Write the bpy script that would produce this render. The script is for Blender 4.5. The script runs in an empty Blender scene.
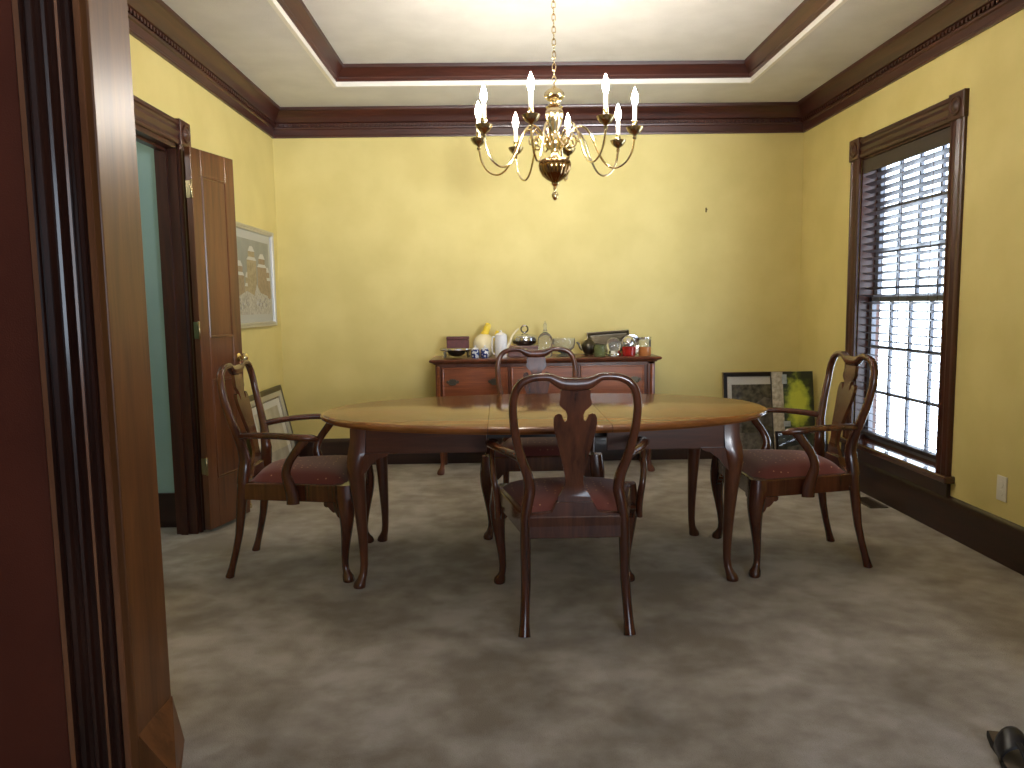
import bpy, bmesh, math, random
from mathutils import Vector, Matrix
random.seed(7)
PI = math.pi
scn = bpy.context.scene
COL = scn.collection

# ------------------------------------------------------------------ room data
XL, XR, YB, YF, CH = -1.707, 2.366, 6.033, 2.132, 2.74      # inner faces, ceiling height
YO = 1.933                                                  # foyer side of the front wall
WT = 0.15
WL = 0.112

# ------------------------------------------------------------------ materials
def new_mat(name):
    m = bpy.data.materials.new(name); m.use_nodes = True
    nt = m.node_tree
    b = nt.nodes['Principled BSDF']
    return m, nt, b

def plain(name, col, rough=0.5, metal=0.0, **kw):
    m, nt, b = new_mat(name)
    b.inputs['Base Color'].default_value = (*col, 1)
    b.inputs['Roughness'].default_value = rough
    b.inputs['Metallic'].default_value = metal
    for k, v in kw.items():
        b.inputs[k.replace('_', ' ')].default_value = v
    return m

def noisy(name, c1, c2, scale=8, rough=0.6, detail=4, bump=0.0, bscale=200, lo=0.35, hi=0.65, metal=0.0, spec=0.5):
    m, nt, b = new_mat(name)
    tc = nt.nodes.new('ShaderNodeTexCoord')
    n = nt.nodes.new('ShaderNodeTexNoise'); n.inputs['Scale'].default_value = scale; n.inputs['Detail'].default_value = detail
    r = nt.nodes.new('ShaderNodeValToRGB')
    r.color_ramp.elements[0].position = lo; r.color_ramp.elements[0].color = (*c1, 1)
    r.color_ramp.elements[1].position = hi; r.color_ramp.elements[1].color = (*c2, 1)
    nt.links.new(tc.outputs['Object'], n.inputs['Vector'])
    nt.links.new(n.outputs['Fac'], r.inputs['Fac'])
    nt.links.new(r.outputs['Color'], b.inputs['Base Color'])
    b.inputs['Roughness'].default_value = rough; b.inputs['Metallic'].default_value = metal
    b.inputs['Specular IOR Level'].default_value = spec
    if bump:
        n2 = nt.nodes.new('ShaderNodeTexNoise'); n2.inputs['Scale'].default_value = bscale; n2.inputs['Detail'].default_value = 2
        bp = nt.nodes.new('ShaderNodeBump'); bp.inputs['Strength'].default_value = bump; bp.inputs['Distance'].default_value = 0.01
        nt.links.new(tc.outputs['Object'], n2.inputs['Vector'])
        nt.links.new(n2.outputs['Fac'], bp.inputs['Height'])
        nt.links.new(bp.outputs['Normal'], b.inputs['Normal'])
    return m

def wood(name, dark, light, axis='Z', scale=9.0, rough=0.28, coat=0.4):
    m, nt, b = new_mat(name)
    tc = nt.nodes.new('ShaderNodeTexCoord')
    mp = nt.nodes.new('ShaderNodeMapping')
    s = {'X': (0.07, 1, 1), 'Y': (1, 0.07, 1), 'Z': (1, 1, 0.07)}[axis]
    mp.inputs['Scale'].default_value = s
    n = nt.nodes.new('ShaderNodeTexNoise'); n.inputs['Scale'].default_value = scale * 2.2
    n.inputs['Detail'].default_value = 6; n.inputs['Roughness'].default_value = 0.62; n.inputs['Distortion'].default_value = 0.6
    n2 = nt.nodes.new('ShaderNodeTexNoise'); n2.inputs['Scale'].default_value = scale * 14; n2.inputs['Detail'].default_value = 3
    mx = nt.nodes.new('ShaderNodeMath'); mx.operation = 'MULTIPLY_ADD'; mx.inputs[1].default_value = 0.25
    r = nt.nodes.new('ShaderNodeValToRGB')
    r.color_ramp.elements[0].position = 0.42; r.color_ramp.elements[0].color = (*dark, 1)
    r.color_ramp.elements[1].position = 0.80; r.color_ramp.elements[1].color = (*light, 1)
    nt.links.new(tc.outputs['Object'], mp.inputs['Vector'])
    nt.links.new(mp.outputs['Vector'], n.inputs['Vector']); nt.links.new(mp.outputs['Vector'], n2.inputs['Vector'])
    nt.links.new(n2.outputs['Fac'], mx.inputs[0]); nt.links.new(n.outputs['Fac'], mx.inputs[2])
    nt.links.new(mx.outputs[0], r.inputs['Fac'])
    nt.links.new(r.outputs['Color'], b.inputs['Base Color'])
    b.inputs['Roughness'].default_value = rough
    b.inputs['Coat Weight'].default_value = coat; b.inputs['Coat Roughness'].default_value = 0.12
    return m

MD, ML = (0.055, 0.015, 0.007), (0.155, 0.046, 0.018)
W_trimX = wood('trim wood x', (0.030, 0.0085, 0.006), (0.078, 0.020, 0.011), 'X', rough=0.38, coat=0.15)
W_trimY = wood('trim wood y', (0.030, 0.0085, 0.006), (0.078, 0.020, 0.011), 'Y', rough=0.38, coat=0.15)
W_trimZ = wood('trim wood z', (0.034, 0.009, 0.0055), (0.085, 0.023, 0.010), 'Z', rough=0.36, coat=0.08)
W_case = wood('dark casing wood', (0.020, 0.007, 0.005), (0.055, 0.018, 0.010), 'Z', rough=0.28, coat=0.4)
W_light = wood('bead highlight wood', (0.16, 0.06, 0.025), (0.30, 0.12, 0.05), 'Z', rough=0.28, coat=0.4)  # lighter tone that paints the highlights along the casing beads
W_base = wood('baseboard wood', (0.014, 0.005, 0.003), (0.034, 0.010, 0.006), 'X', rough=0.35, coat=0.2)
W_baseY = wood('baseboard wood y', (0.014, 0.005, 0.003), (0.034, 0.010, 0.006), 'Y', rough=0.35, coat=0.2)
W_jamb = wood('varnished jamb wood', (0.095, 0.034, 0.010), (0.21, 0.080, 0.023), 'Z', scale=7, rough=0.34, coat=0.0)
W_jamb.node_tree.nodes['Principled BSDF'].inputs['Specular IOR Level'].default_value = 0.42
W_door = wood('door leaf wood', (0.065, 0.020, 0.007), (0.165, 0.054, 0.018), 'Z', scale=7, rough=0.28, coat=0.4)
W_chair = wood('mahogany chair', (0.040, 0.011, 0.006), (0.125, 0.036, 0.015), 'Z', scale=8, rough=0.24, coat=0.5)
W_table = wood('mahogany table top', (0.15, 0.050, 0.014), (0.28, 0.10, 0.028), 'X', scale=6, rough=0.14, coat=0.0)
W_table.node_tree.nodes['Principled BSDF'].inputs['Specular IOR Level'].default_value = 0.42
W_tleg = wood('mahogany table legs', (0.045, 0.013, 0.006), (0.13, 0.038, 0.015), 'Z', scale=8, rough=0.28, coat=0.4)
W_apron = wood('mahogany apron', (0.050, 0.014, 0.006), (0.13, 0.038, 0.015), 'X', scale=8, rough=0.28, coat=0.4)
W_side = wood('cherry sideboard', (0.13, 0.033, 0.010), (0.34, 0.095, 0.028), 'X', scale=7, rough=0.28, coat=0.4)
W_sideD = wood('cherry sideboard frame', (0.065, 0.018, 0.009), (0.16, 0.045, 0.018), 'Z', scale=7, rough=0.28, coat=0.4)
W_slat = wood('blind slat wood', (0.024, 0.016, 0.018), (0.044, 0.028, 0.030), 'Y', scale=8, rough=0.42, coat=0.0)
W_sill = wood('polished sill', (0.04, 0.012, 0.008), (0.10, 0.028, 0.014), 'Y', rough=0.14, coat=1.0)
W_dark = plain('dark soft wood', (0.012, 0.005, 0.004), 0.5)

M_wall = noisy('yellow wall paint', (0.70, 0.585, 0.220), (0.76, 0.64, 0.255), 3, 0.62, 5, 0.12, 260)
M_red = noisy('red wall paint', (0.135, 0.029, 0.012), (0.165, 0.037, 0.016), 3, 0.6, 4, 0.1, 240)
M_turq = noisy('turquoise wall paint', (0.30, 0.44, 0.40), (0.34, 0.48, 0.44), 3, 0.7)
M_ceil = noisy('ceiling paint', (0.70, 0.68, 0.64), (0.76, 0.74, 0.70), 5, 0.85, 4, 0.25, 160)
M_white = plain('white gloss paint', (0.86, 0.82, 0.74), 0.4)
M_brass = plain('polished brass', (0.84, 0.70, 0.44), 0.16, 1.0)
M_brassd = plain('antique brass', (0.46, 0.36, 0.20), 0.22, 1.0)
M_bowl = plain('dark polished brass', (0.36, 0.22, 0.10), 0.14, 1.0)
M_silver = plain('silver plate', (0.72, 0.72, 0.74), 0.16, 1.0)
M_silverd = plain('tarnished silver', (0.22, 0.21, 0.20), 0.25, 1.0)
M_pewter = plain('dark pewter', (0.10, 0.085, 0.06), 0.35, 0.9)
M_candle = plain('ivory candle sleeve', (0.90, 0.84, 0.66), 0.5)
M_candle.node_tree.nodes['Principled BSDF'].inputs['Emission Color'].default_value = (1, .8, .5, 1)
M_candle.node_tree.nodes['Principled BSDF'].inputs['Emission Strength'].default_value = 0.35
M_glass = plain('clear glass', (0.95, 0.97, 0.96), 0.03, 0, Transmission_Weight=0.92, IOR=1.45)
M_greenglass = plain('green jar glass', (0.30, 0.33, 0.14), 0.08, 0, Transmission_Weight=0.6, IOR=1.45)
M_redglass = plain('red candle glass', (0.42, 0.022, 0.016), 0.08, 0, Transmission_Weight=0.25, IOR=1.45)
M_amber = plain('amber filling', (0.45, 0.17, 0.05), 0.2)
M_cream = plain('cream glaze', (0.86, 0.76, 0.50), 0.25)
M_yellow = plain('yellow glaze', (0.90, 0.66, 0.06), 0.22)
M_white_c = plain('white china', (0.80, 0.80, 0.82), 0.15)
M_maroon = noisy('maroon leather', (0.085, 0.018, 0.018), (0.12, 0.026, 0.024), 30, 0.4)
M_maroonb = wood('red brown box wood', (0.08, 0.022, 0.014), (0.15, 0.040, 0.022), 'X', rough=0.3)
M_black = plain('black leather', (0.010, 0.010, 0.014), 0.38)
M_blackrub = plain('black rubber sole', (0.008, 0.008, 0.008), 0.6)
M_plate = plain('ivory plastic', (0.78, 0.74, 0.62), 0.4)
M_bronze = plain('bronze register', (0.10, 0.072, 0.05), 0.45, 0.4)
M_nail = plain('nail', (0.16, 0.11, 0.03), 0.5, 0.5)
M_sash = plain('painted sash', (0.16, 0.17, 0.20), 0.4)
M_gilt = plain('champagne gilt', (0.50, 0.38, 0.20), 0.35, 0.8)
M_silframe = plain('silver leaf', (0.62, 0.60, 0.56), 0.32, 0.7)
M_mat = plain('picture mount board', (0.74, 0.73, 0.70), 0.7)
M_cord = plain('blind cord', (0.10, 0.05, 0.035), 0.7)

def bulb_mat():
    m, nt, b = new_mat('glowing bulb')
    b.inputs['Base Color'].default_value = (1, 0.9, 0.7, 1)
    b.inputs['Emission Color'].default_value = (1.0, 0.915, 0.81, 1)
    b.inputs['Emission Strength'].default_value = BULB
    return m
BULB = 400.0
M_bulb = bulb_mat()

def pane_mat(name, fac=0.08):
    m = bpy.data.materials.new(name); m.use_nodes = True
    nt = m.node_tree; nt.nodes.clear()
    out = nt.nodes.new('ShaderNodeOutputMaterial'); mix = nt.nodes.new('ShaderNodeMixShader')
    tr = nt.nodes.new('ShaderNodeBsdfTransparent'); gl = nt.nodes.new('ShaderNodeBsdfGlossy')
    gl.inputs['Roughness'].default_value = 0.02
    lw = nt.nodes.new('ShaderNodeLayerWeight'); pw = nt.nodes.new('ShaderNodeMath'); pw.operation = 'POWER'; pw.inputs[1].default_value = 5
    ad = nt.nodes.new('ShaderNodeMath'); ad.operation = 'MULTIPLY_ADD'; ad.inputs[1].default_value = 0.9; ad.inputs[2].default_value = fac
    nt.links.new(lw.outputs['Facing'], pw.inputs[0]); nt.links.new(pw.outputs[0], ad.inputs[0]); nt.links.new(ad.outputs[0], mix.inputs[0]); nt.links.new(tr.outputs[0], mix.inputs[1]); nt.links.new(gl.outputs[0], mix.inputs[2])
    nt.links.new(mix.outputs[0], out.inputs['Surface'])
    return m
M_pane = pane_mat('window glass'); M_pglass = pane_mat('picture glass')

def carpet_mat():
    m, nt, b = new_mat('taupe carpet')
    tc = nt.nodes.new('ShaderNodeTexCoord')
    a = nt.nodes.new('ShaderNodeTexNoise'); a.inputs['Scale'].default_value = 2.3; a.inputs['Detail'].default_value = 6; a.inputs['Distortion'].default_value = 0.5
    c = nt.nodes.new('ShaderNodeTexNoise'); c.inputs['Scale'].default_value = 260; c.inputs['Detail'].default_value = 2
    d = nt.nodes.new('ShaderNodeTexNoise'); d.inputs['Scale'].default_value = 9; d.inputs['Detail'].default_value = 5
    r = nt.nodes.new('ShaderNodeValToRGB')
    r.color_ramp.elements[0].position = 0.42; r.color_ramp.elements[0].color = (0.225, 0.190, 0.150, 1)
    r.color_ramp.elements[1].position = 0.62; r.color_ramp.elements[1].color = (0.46, 0.425, 0.385, 1)
    e = r.color_ramp.elements.new(0.52); e.color = (0.335, 0.297, 0.250, 1)
    m1 = nt.nodes.new('ShaderNodeMath'); m1.operation = 'MULTIPLY_ADD'; m1.inputs[1].default_value = 0.55; m1.inputs[2].default_value = 0.0
    m2 = nt.nodes.new('ShaderNodeMath'); m2.operation = 'MULTIPLY_ADD'; m2.inputs[1].default_value = 0.33
    m3 = nt.nodes.new('ShaderNodeMath'); m3.operation = 'MULTIPLY_ADD'; m3.inputs[1].default_value = 0.16
    for n in (a, c, d): nt.links.new(tc.outputs['Object'], n.inputs['Vector'])
    nt.links.new(a.outputs['Fac'], m1.inputs[0]); nt.links.new(d.outputs['Fac'], m2.inputs[0]); nt.links.new(m1.outputs[0], m2.inputs[2])
    nt.links.new(c.outputs['Fac'], m3.inputs[0]); nt.links.new(m2.outputs[0], m3.inputs[2])
    nt.links.new(m3.outputs[0], r.inputs['Fac'])
    nt.links.new(r.outputs['Color'], b.inputs['Base Color'])
    b.inputs['Roughness'].default_value = 0.95; b.inputs['Specular IOR Level'].default_value = 0.1
    b.inputs['Sheen Weight'].default_value = 0.25
    bp = nt.nodes.new('ShaderNodeBump'); bp.inputs['Strength'].default_value = 0.5; bp.inputs['Distance'].default_value = 0.008
    nt.links.new(c.outputs['Fac'], bp.inputs['Height']); nt.links.new(bp.outputs['Normal'], b.inputs['Normal'])
    return m
M_carpet = carpet_mat()

def seat_mat():
    m, nt, b = new_mat('burgundy dotted damask')
    tc = nt.nodes.new('ShaderNodeTexCoord')
    v = nt.nodes.new('ShaderNodeTexVoronoi'); v.inputs['Scale'].default_value = 30; v.inputs['Randomness'].default_value = 0.25
    r = nt.nodes.new('ShaderNodeValToRGB')
    r.color_ramp.elements[0].position = 0.09; r.color_ramp.elements[0].color = (0.55, 0.28, 0.14, 1)
    r.color_ramp.elements[1].position = 0.14; r.color_ramp.elements[1].color = (0.150, 0.026, 0.018, 1)
    nt.links.new(tc.outputs['Object'], v.inputs['Vector']); nt.links.new(v.outputs['Distance'], r.inputs['Fac'])
    nt.links.new(r.outputs['Color'], b.inputs['Base Color'])
    b.inputs['Roughness'].default_value = 0.75; b.inputs['Sheen Weight'].default_value = 0.2
    return m
M_seat = seat_mat()

def jar_mat():
    m, nt, b = new_mat('blue and white china')
    tc = nt.nodes.new('ShaderNodeTexCoord')
    n = nt.nodes.new('ShaderNodeTexNoise'); n.inputs['Scale'].default_value = 45; n.inputs['Detail'].default_value = 1
    r = nt.nodes.new('ShaderNodeValToRGB'); r.color_ramp.interpolation = 'CONSTANT'
    r.color_ramp.elements[0].position = 0; r.color_ramp.elements[0].color = (0.035, 0.055, 0.20, 1)
    r.color_ramp.elements[1].position = 0.53; r.color_ramp.elements[1].color = (0.74, 0.76, 0.80, 1)
    nt.links.new(tc.outputs['Object'], n.inputs['Vector']); nt.links.new(n.outputs['Fac'], r.inputs['Fac'])
    nt.links.new(r.outputs['Color'], b.inputs['Base Color']); b.inputs['Roughness'].default_value = 0.18
    return m
M_jar = jar_mat()

# ------------------------------------------------------------------ mesh helpers
def finish(name, bm, mats, parent=None, smooth=True, angle=35, loc=None):
    bmesh.ops.recalc_face_normals(bm, faces=bm.faces[:])
    me = bpy.data.meshes.new(name); bm.to_mesh(me); bm.free()
    if not isinstance(mats, (list, tuple)): mats = [mats]
    for m in mats: me.materials.append(m)
    if smooth:
        me.polygons.foreach_set('use_smooth', [True] * len(me.polygons))
        me.set_sharp_from_angle(angle=math.radians(angle))
    o = bpy.data.objects.new(name, me); COL.objects.link(o)
    if parent: o.parent = parent
    if loc: o.location = loc
    return o

def bevel(o, w=0.004, seg=2):
    md = o.modifiers.new('bevel', 'BEVEL'); md.width = w; md.segments = seg; md.limit_method = 'ANGLE'; md.angle_limit = math.radians(40)
    return o

def setmat(bm, n0, idx):
    bm.faces.ensure_lookup_table()
    for f in bm.faces[n0:]: f.material_index = idx

def box(bm, x0, x1, y0, y1, z0, z1, M=None):
    vs = [bm.verts.new((M @ Vector(p)) if M else p) for p in
          ((x0, y0, z0), (x1, y0, z0), (x1, y1, z0), (x0, y1, z0), (x0, y0, z1), (x1, y0, z1), (x1, y1, z1), (x0, y1, z1))]
    for f in ((0, 3, 2, 1), (4, 5, 6, 7), (0, 1, 5, 4), (1, 2, 6, 5), (2, 3, 7, 6), (3, 0, 4, 7)):
        bm.faces.new([vs[i] for i in f])

def loft(bm, rings, cap=True, closed=False):
    R = [[bm.verts.new(p) for p in r] for r in rings]
    n = len(R[0])
    pairs = list(zip(R, R[1:])) + ([(R[-1], R[0])] if closed else [])
    for a, b in pairs:
        for i in range(n):
            j = (i + 1) % n
            bm.faces.new((a[i], a[j], b[j], b[i]))
    if cap and not closed:
        bm.faces.new(R[0][::-1]); bm.faces.new(R[-1])
    return R

def lathe(bm, prof, c=(0, 0, 0), n=24, mod=None, sx=1, sy=1, M=None):
    rings = []
    for r, z in prof:
        ring = []
        for k in range(n):
            a = 2 * PI * k / n
            rr = max(r, 0.0004) * (mod(a, z) if mod else 1)
            p = Vector((c[0] + rr * math.cos(a) * sx, c[1] + rr * math.sin(a) * sy, c[2] + z))
            ring.append(M @ p if M else p)
        rings.append(ring)
    loft(bm, rings)

def crom(pts, sub=5):
    P = [Vector(p) for p in pts]
    out = []
    for i in range(len(P) - 1):
        p0 = P[i - 1] if i > 0 else P[0] * 2 - P[1]
        p1, p2 = P[i], P[i + 1]
        p3 = P[i + 2] if i + 2 < len(P) else P[-1] * 2 - P[-2]
        for s in range(sub):
            t = s / sub
            out.append(0.5 * ((2 * p1) + (p2 - p0) * t + (2 * p0 - 5 * p1 + 4 * p2 - p3) * t * t + (3 * p1 - p0 - 3 * p2 + p3) * t ** 3))
    out.append(P[-1])
    return out

def tube(bm, pts, rad, n=10, side=None, closed=False):
    """sweep an ellipse; rad: list of (a,b) or floats; side: reference vector for the a axis"""
    pts = [Vector(p) for p in pts]; m = len(pts)
    if not isinstance(rad, (list, tuple)): rad = [rad] * m
    rings = []; ref = Vector(side) if side else None
    last = None
    for i, p in enumerate(pts):
        if closed: t = pts[(i + 1) % m] - pts[i - 1]
        else: t = pts[min(i + 1, m - 1)] - pts[max(i - 1, 0)]
        t.normalize()
        if ref is not None: u = ref - t * ref.dot(t)
        elif last is not None: u = last - t * last.dot(t)
        else:
            u = Vector((1, 0, 0)) if abs(t.x) < 0.9 else Vector((0, 1, 0)); u = u - t * u.dot(t)
        u.normalize(); last = u; v = t.cross(u)
        r = rad[i]; a, b = r if isinstance(r, (tuple, list)) else (r, r)
        rings.append([p + u * (a * math.cos(2 * PI * k / n)) + v * (b * math.sin(2 * PI * k / n)) for k in range(n)])
    loft(bm, rings, cap=not closed, closed=closed)

def interp(tab, x):
    if x <= tab[0][0]: return tab[0][1]
    for (a, va), (b, vb) in zip(tab, tab[1:]):
        if x <= b: return va + (vb - va) * (x - a) / (b - a)
    return tab[-1][1]

def lerp_list(vals, n):
    m = len(vals) - 1; out = []
    for i in range(n):
        t = i / (n - 1) * m; k = min(int(t), m - 1); f = t - k
        a, b = vals[k], vals[k + 1]
        if isinstance(a, (tuple, list)): out.append(tuple(x + (y - x) * f for x, y in zip(a, b)))
        else: out.append(a + (b - a) * f)
    return out

def prism(bm, poly, fn, d0, d1):
    """poly 2-D outline; fn(u,v,d) -> point"""
    loft(bm, [[fn(u, v, d0) for u, v in poly], [fn(u, v, d1) for u, v in poly]])

def empty(name, loc=(0, 0, 0), rz=0):
    o = bpy.data.objects.new(name, None); o.empty_display_size = 0.05; COL.objects.link(o); o.location = loc; o.rotation_euler = (0, 0, rz)
    return o

def tag(o, label, cat, group=None, kind=None):
    o['label'] = label; o['category'] = cat
    if group: o['group'] = group
    if kind: o['kind'] = kind
    return o

def struct(o): o['kind'] = 'structure'; return o

def dup(root, loc, rz, label):
    r = root.copy(); COL.objects.link(r); r.location = loc; r.rotation_euler = (0, 0, rz); r['label'] = label
    for ch in list(root.children):
        c = ch.copy(); COL.objects.link(c); c.parent = r
        for g in list(ch.children):
            d = g.copy(); COL.objects.link(d); d.parent = c
    return r

def sbox(name, mat, *b, parent=None, bev=0):
    bm = bmesh.new(); box(bm, *b); o = finish(name, bm, mat, parent, smooth=False)
    if bev: bevel(o, bev)
    if not parent: struct(o)
    return o

# ------------------------------------------------------------------ shell
sbox('floor', M_carpet, XL - 0.15, XR + 0.02, -2.4, YB + 0.02, -0.05, 0.0)
bm = bmesh.new()
DY0, DY1, DZ = 3.42, 4.235, 2.128                      # double door opening in the left wall
box(bm, XL - WL, XL, YF - 0.02, DY0, 0, 3.0); box(bm, XL - WL, XL, DY1, YB + WT, 0, 3.0); box(bm, XL - WL, XL, DY0, DY1, DZ, 3.0)
struct(finish('wall_left', bm, M_wall, smooth=False))
sbox('wall_back', M_wall, XL, XR, YB, YB + WT, 0, 3.0)
WY0, WY1, WZ0, WZ1 = 4.052, 5.066, 0.318, 2.165       # window opening
bm = bmesh.new()
WR = 0.145
box(bm, XR, XR + WR, YO, WY0, 0, 3.0); box(bm, XR, XR + WR, WY1, YB + WT, 0, 3.0)
box(bm, XR, XR + WR, WY0, WY1, WZ1, 3.0); box(bm, XR, XR + WR, WY0, WY1, 0, WZ0)
struct(finish('wall_right', bm, M_wall, smooth=False))
OX0, OX1, OZ = -0.992, 1.75, 2.32                      # cased opening the camera looks through
bm = bmesh.new()
box(bm, XL, OX0, YF - 0.02, YF, 0, 3.0); box(bm, OX1, XR, YF - 0.02, YF, 0, 3.0); box(bm, OX0, OX1, YF - 0.02, YF, OZ, 3.0)
struct(finish('wall_front', bm, M_wall, smooth=False))
bm = bmesh.new()
box(bm, -3.2, OX0, YO, YF - 0.02, 0, 3.0); box(bm, OX1, 3.2, YO, YF - 0.02, 0, 3.0); box(bm, OX0, OX1, YO, YF - 0.02, OZ, 3.0)
struct(finish('wall_foyer', bm, M_red, smooth=False))
# ceiling with a raised tray
TX0, TX1, TY0, TY1 = XL + 0.62, XR - 0.62, YF + 0.75, YB - 0.62
bm = bmesh.new()
box(bm, XL, TX0, YF, YB, CH, CH + 0.2); box(bm, TX1, XR, YF, YB, CH, CH + 0.2)
box(bm, TX0, TX1, YF, TY0, CH, CH + 0.2); box(bm, TX0, TX1, TY1, YB, CH, CH + 0.2)
struct(finish('ceiling', bm, M_ceil, smooth=False))
TZ = CH + 0.128
sbox('ceiling', M_ceil, TX0, TX1, TY0, TY1, TZ, TZ + 0.05)

def ring_trim(prof, x0, x1, y0, y1, side, mat, name, dentil=None):
    """profile (offset inward, z) swept along one side with mitred ends"""
    bm = bmesh.new()
    r = []
    for end in (0, 1):
        ring = []
        for o, z in prof:
            if side == 'back': ring.append(((x0 + o, x1 - o)[end], y1 - o, z))
            if side == 'front': ring.append(((x0 + o, x1 - o)[end], y0 + o, z))
            if side == 'left': ring.append((x0 + o, (y0 + o, y1 - o)[end], z))
            if side == 'right': ring.append((x1 - o, (y0 + o, y1 - o)[end], z))
        r.append(ring)
    loft(bm, r)
    if dentil:
        o0, o1, z0, z1, pitch = dentil
        a, b = (x0 + o1, x1 - o1) if side in ('back', 'front') else (y0 + o1, y1 - o1)
        n = int((b - a) / pitch)
        for k in range(n):
            c = a + (k + 0.5) * (b - a) / n; w = pitch * 0.3
            if side == 'back': box(bm, c - w, c + w, y1 - o1, y1 - o0, z0, z1)
            if side == 'front': box(bm, c - w, c + w, y0 + o0, y0 + o1, z0, z1)
            if side == 'left': box(bm, x0 + o0, x0 + o1, c - w, c + w, z0, z1)
            if side == 'right': box(bm, x1 - o1, x1 - o0, c - w, c + w, z0, z1)
    return struct(finish(name, bm, mat, angle=28))

c = CH
crown = [(0, c - .208), (.016, c - .208), (.018, c - .196), (.014, c - .190), (.016, c - .150), (.024, c - .144), (.026, c - .134), (.020, c - .130), (.020, c - .104), (.034, c - .098), (.040, c - .086),
         (.046, c - .070), (.060, c - .050), (.078, c - .036), (.084, c - .026), (.092, c - .022), (.096, c - .012), (.096, c), (0, c)]
t = CH
tray = [(0, t + .030), (.010, t + .030), (.014, t + .040), (.020, t + .046), (.020, t + .056), (.032, t + .074), (.050, t + .092), (.056, t + .100), (.064, t + .106), (.068, t + .128), (0, t + .128)]
base = [(0, 0), (.020, 0), (.020, .150), (.017, .160), (.017, .178), (.011, .196), (.006, .206), (0, .212)]
lip = [(-.02, t - .002), (0.004, t - .002), (0.004, t + .030), (-.02, t + .030)]
n = 1
for s in ('left', 'back', 'right', 'front'):
    mt = W_trimX if s in ('back', 'front') else W_trimY
    ring_trim(crown, XL, XR, YF, YB, s, mt, f'trim_{n}', (.018, .032, c - .128, c - .108, .034)); n += 1
    ring_trim(tray, TX0, TX1, TY0, TY1, s, mt, f'trim_{n}'); n += 1
    ring_trim(lip, TX0, TX1, TY0, TY1, s, M_white, f'trim_{n}'); n += 1
ring_trim(base, XL, XR, YF, YB, 'back', W_base, 'baseboard_back')
ring_trim(base, XL, XR, YF, YB, 'right', W_baseY, 'baseboard_right')
ring_trim(base, XL, XR, DY1 + 0.13, YB, 'left', W_baseY, 'baseboard_left')

# ------------------------------------------------------------------ foyer side: cased opening at the left of the picture
bm = bmesh.new(); box(bm, OX0, -0.969, YO - 0.006, YF + 0.006, 0, OZ)
o = struct(finish('door_1', bm, W_jamb, smooth=False)); bevel(o, .004)
jamb1 = o
# edge bead + moulded casing (profile across x, standing proud towards the camera)
prof = [(-1.090, 0), (-1.094, .012), (-1.110, .013), (-1.116, .006), (-1.120, .017), (-1.130, .019), (-1.140, .012), (-1.150, .010), (-1.153, .017), (-1.160, .020), (-1.168, .017),
        (-1.172, .009), (-1.185, .008), (-1.190, .018), (-1.198, .022), (-1.206, .018), (-1.210, .011), (-1.222, .011), (-1.228, .022), (-1.240, .026), (-1.248, .022), (-1.252, .016), (-1.258, .030), (-1.272, .034), (-1.277, .028), (-1.277, 0)]
prof = [((-1.090 + (u + 1.090) * .90) * .905, v * .80) for u, v in prof]
bm = bmesh.new()
prism(bm, prof, lambda u, v, d: (u, YO - v, d), 0, OZ + .17)
cas = finish('door_casing', bm, W_case, jamb1, angle=25)
cas.data.materials.append(W_light)
for p in cas.data.polygons:
    cx_ = sum(cas.data.vertices[v].co.x for v in p.vertices) / len(p.vertices)
    cx_ = -1.090 + (cx_ / .905 + 1.090) / .90
    if (-1.160 < cx_ < -1.152) or cx_ < -1.2585 and cx_ > -1.2725 or (-1.111 < cx_ < -1.091): p.material_index = 1
bm = bmesh.new()
prism(bm, [(-u, v) for u, v in prof], lambda u, v, d: (u + OX1 - .99, YO - v, d), 0, OZ + .17)
finish('door_casing', bm, W_case, jamb1, angle=25)
bm = bmesh.new(); box(bm, OX1 - .025, OX1, YO - .006, YF + .006, 0, OZ); finish('door_jamb', bm, W_jamb, jamb1, smooth=False)
bm = bmesh.new(); box(bm, OX0, OX1, YO - .006, YF + .006, OZ - .025, OZ); finish('door_header', bm, W_jamb, jamb1, smooth=False)
# tapered foot strip where the jamb meets the floor
bm = bmesh.new()
loft(bm, [[(-.970, YF + .004, 0), (-.938, YF + .004, 0), (-.966, YF + .004, .135), (-.970, YF + .004, .135)], [(-.970, YO, 0), (-.868, YO, 0), (-.876, YO, .012), (-.970, YO, .135)]])
finish('door_foot', bm, W_jamb, jamb1, smooth=False)

# foyer shell behind the camera
sbox('wall_foyer_left', M_red, -3.3, -3.2, -2.4, YF, 0, 3.0)
sbox('wall_foyer_right', M_red, 3.2, 3.3, -2.4, YF, 0, 3.0)
sbox('ceiling_foyer', M_ceil, -3.3, 3.3, -2.4, YO, CH, CH + .1)
sbox('floor_foyer', M_carpet, -3.3, XL - 0.15, -2.4, YO, -0.05, 0.0)
sbox('floor_foyer_right', M_carpet, XR + 0.02, 3.3, -2.4, YO, -0.05, 0.0)
bm = bmesh.new()
FW0, FW1, FZ0, FZ1 = 0.2, 2.2, 0.9, 2.3
box(bm, -3.3, FW0, -2.5, -2.4, 0, 3.0); box(bm, FW1, 3.3, -2.5, -2.4, 0, 3.0); box(bm, FW0, FW1, -2.5, -2.4, FZ1, 3.0); box(bm, FW0, FW1, -2.5, -2.4, 0, FZ0)
struct(finish('wall_foyer_rear', bm, M_red, smooth=False))

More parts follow.
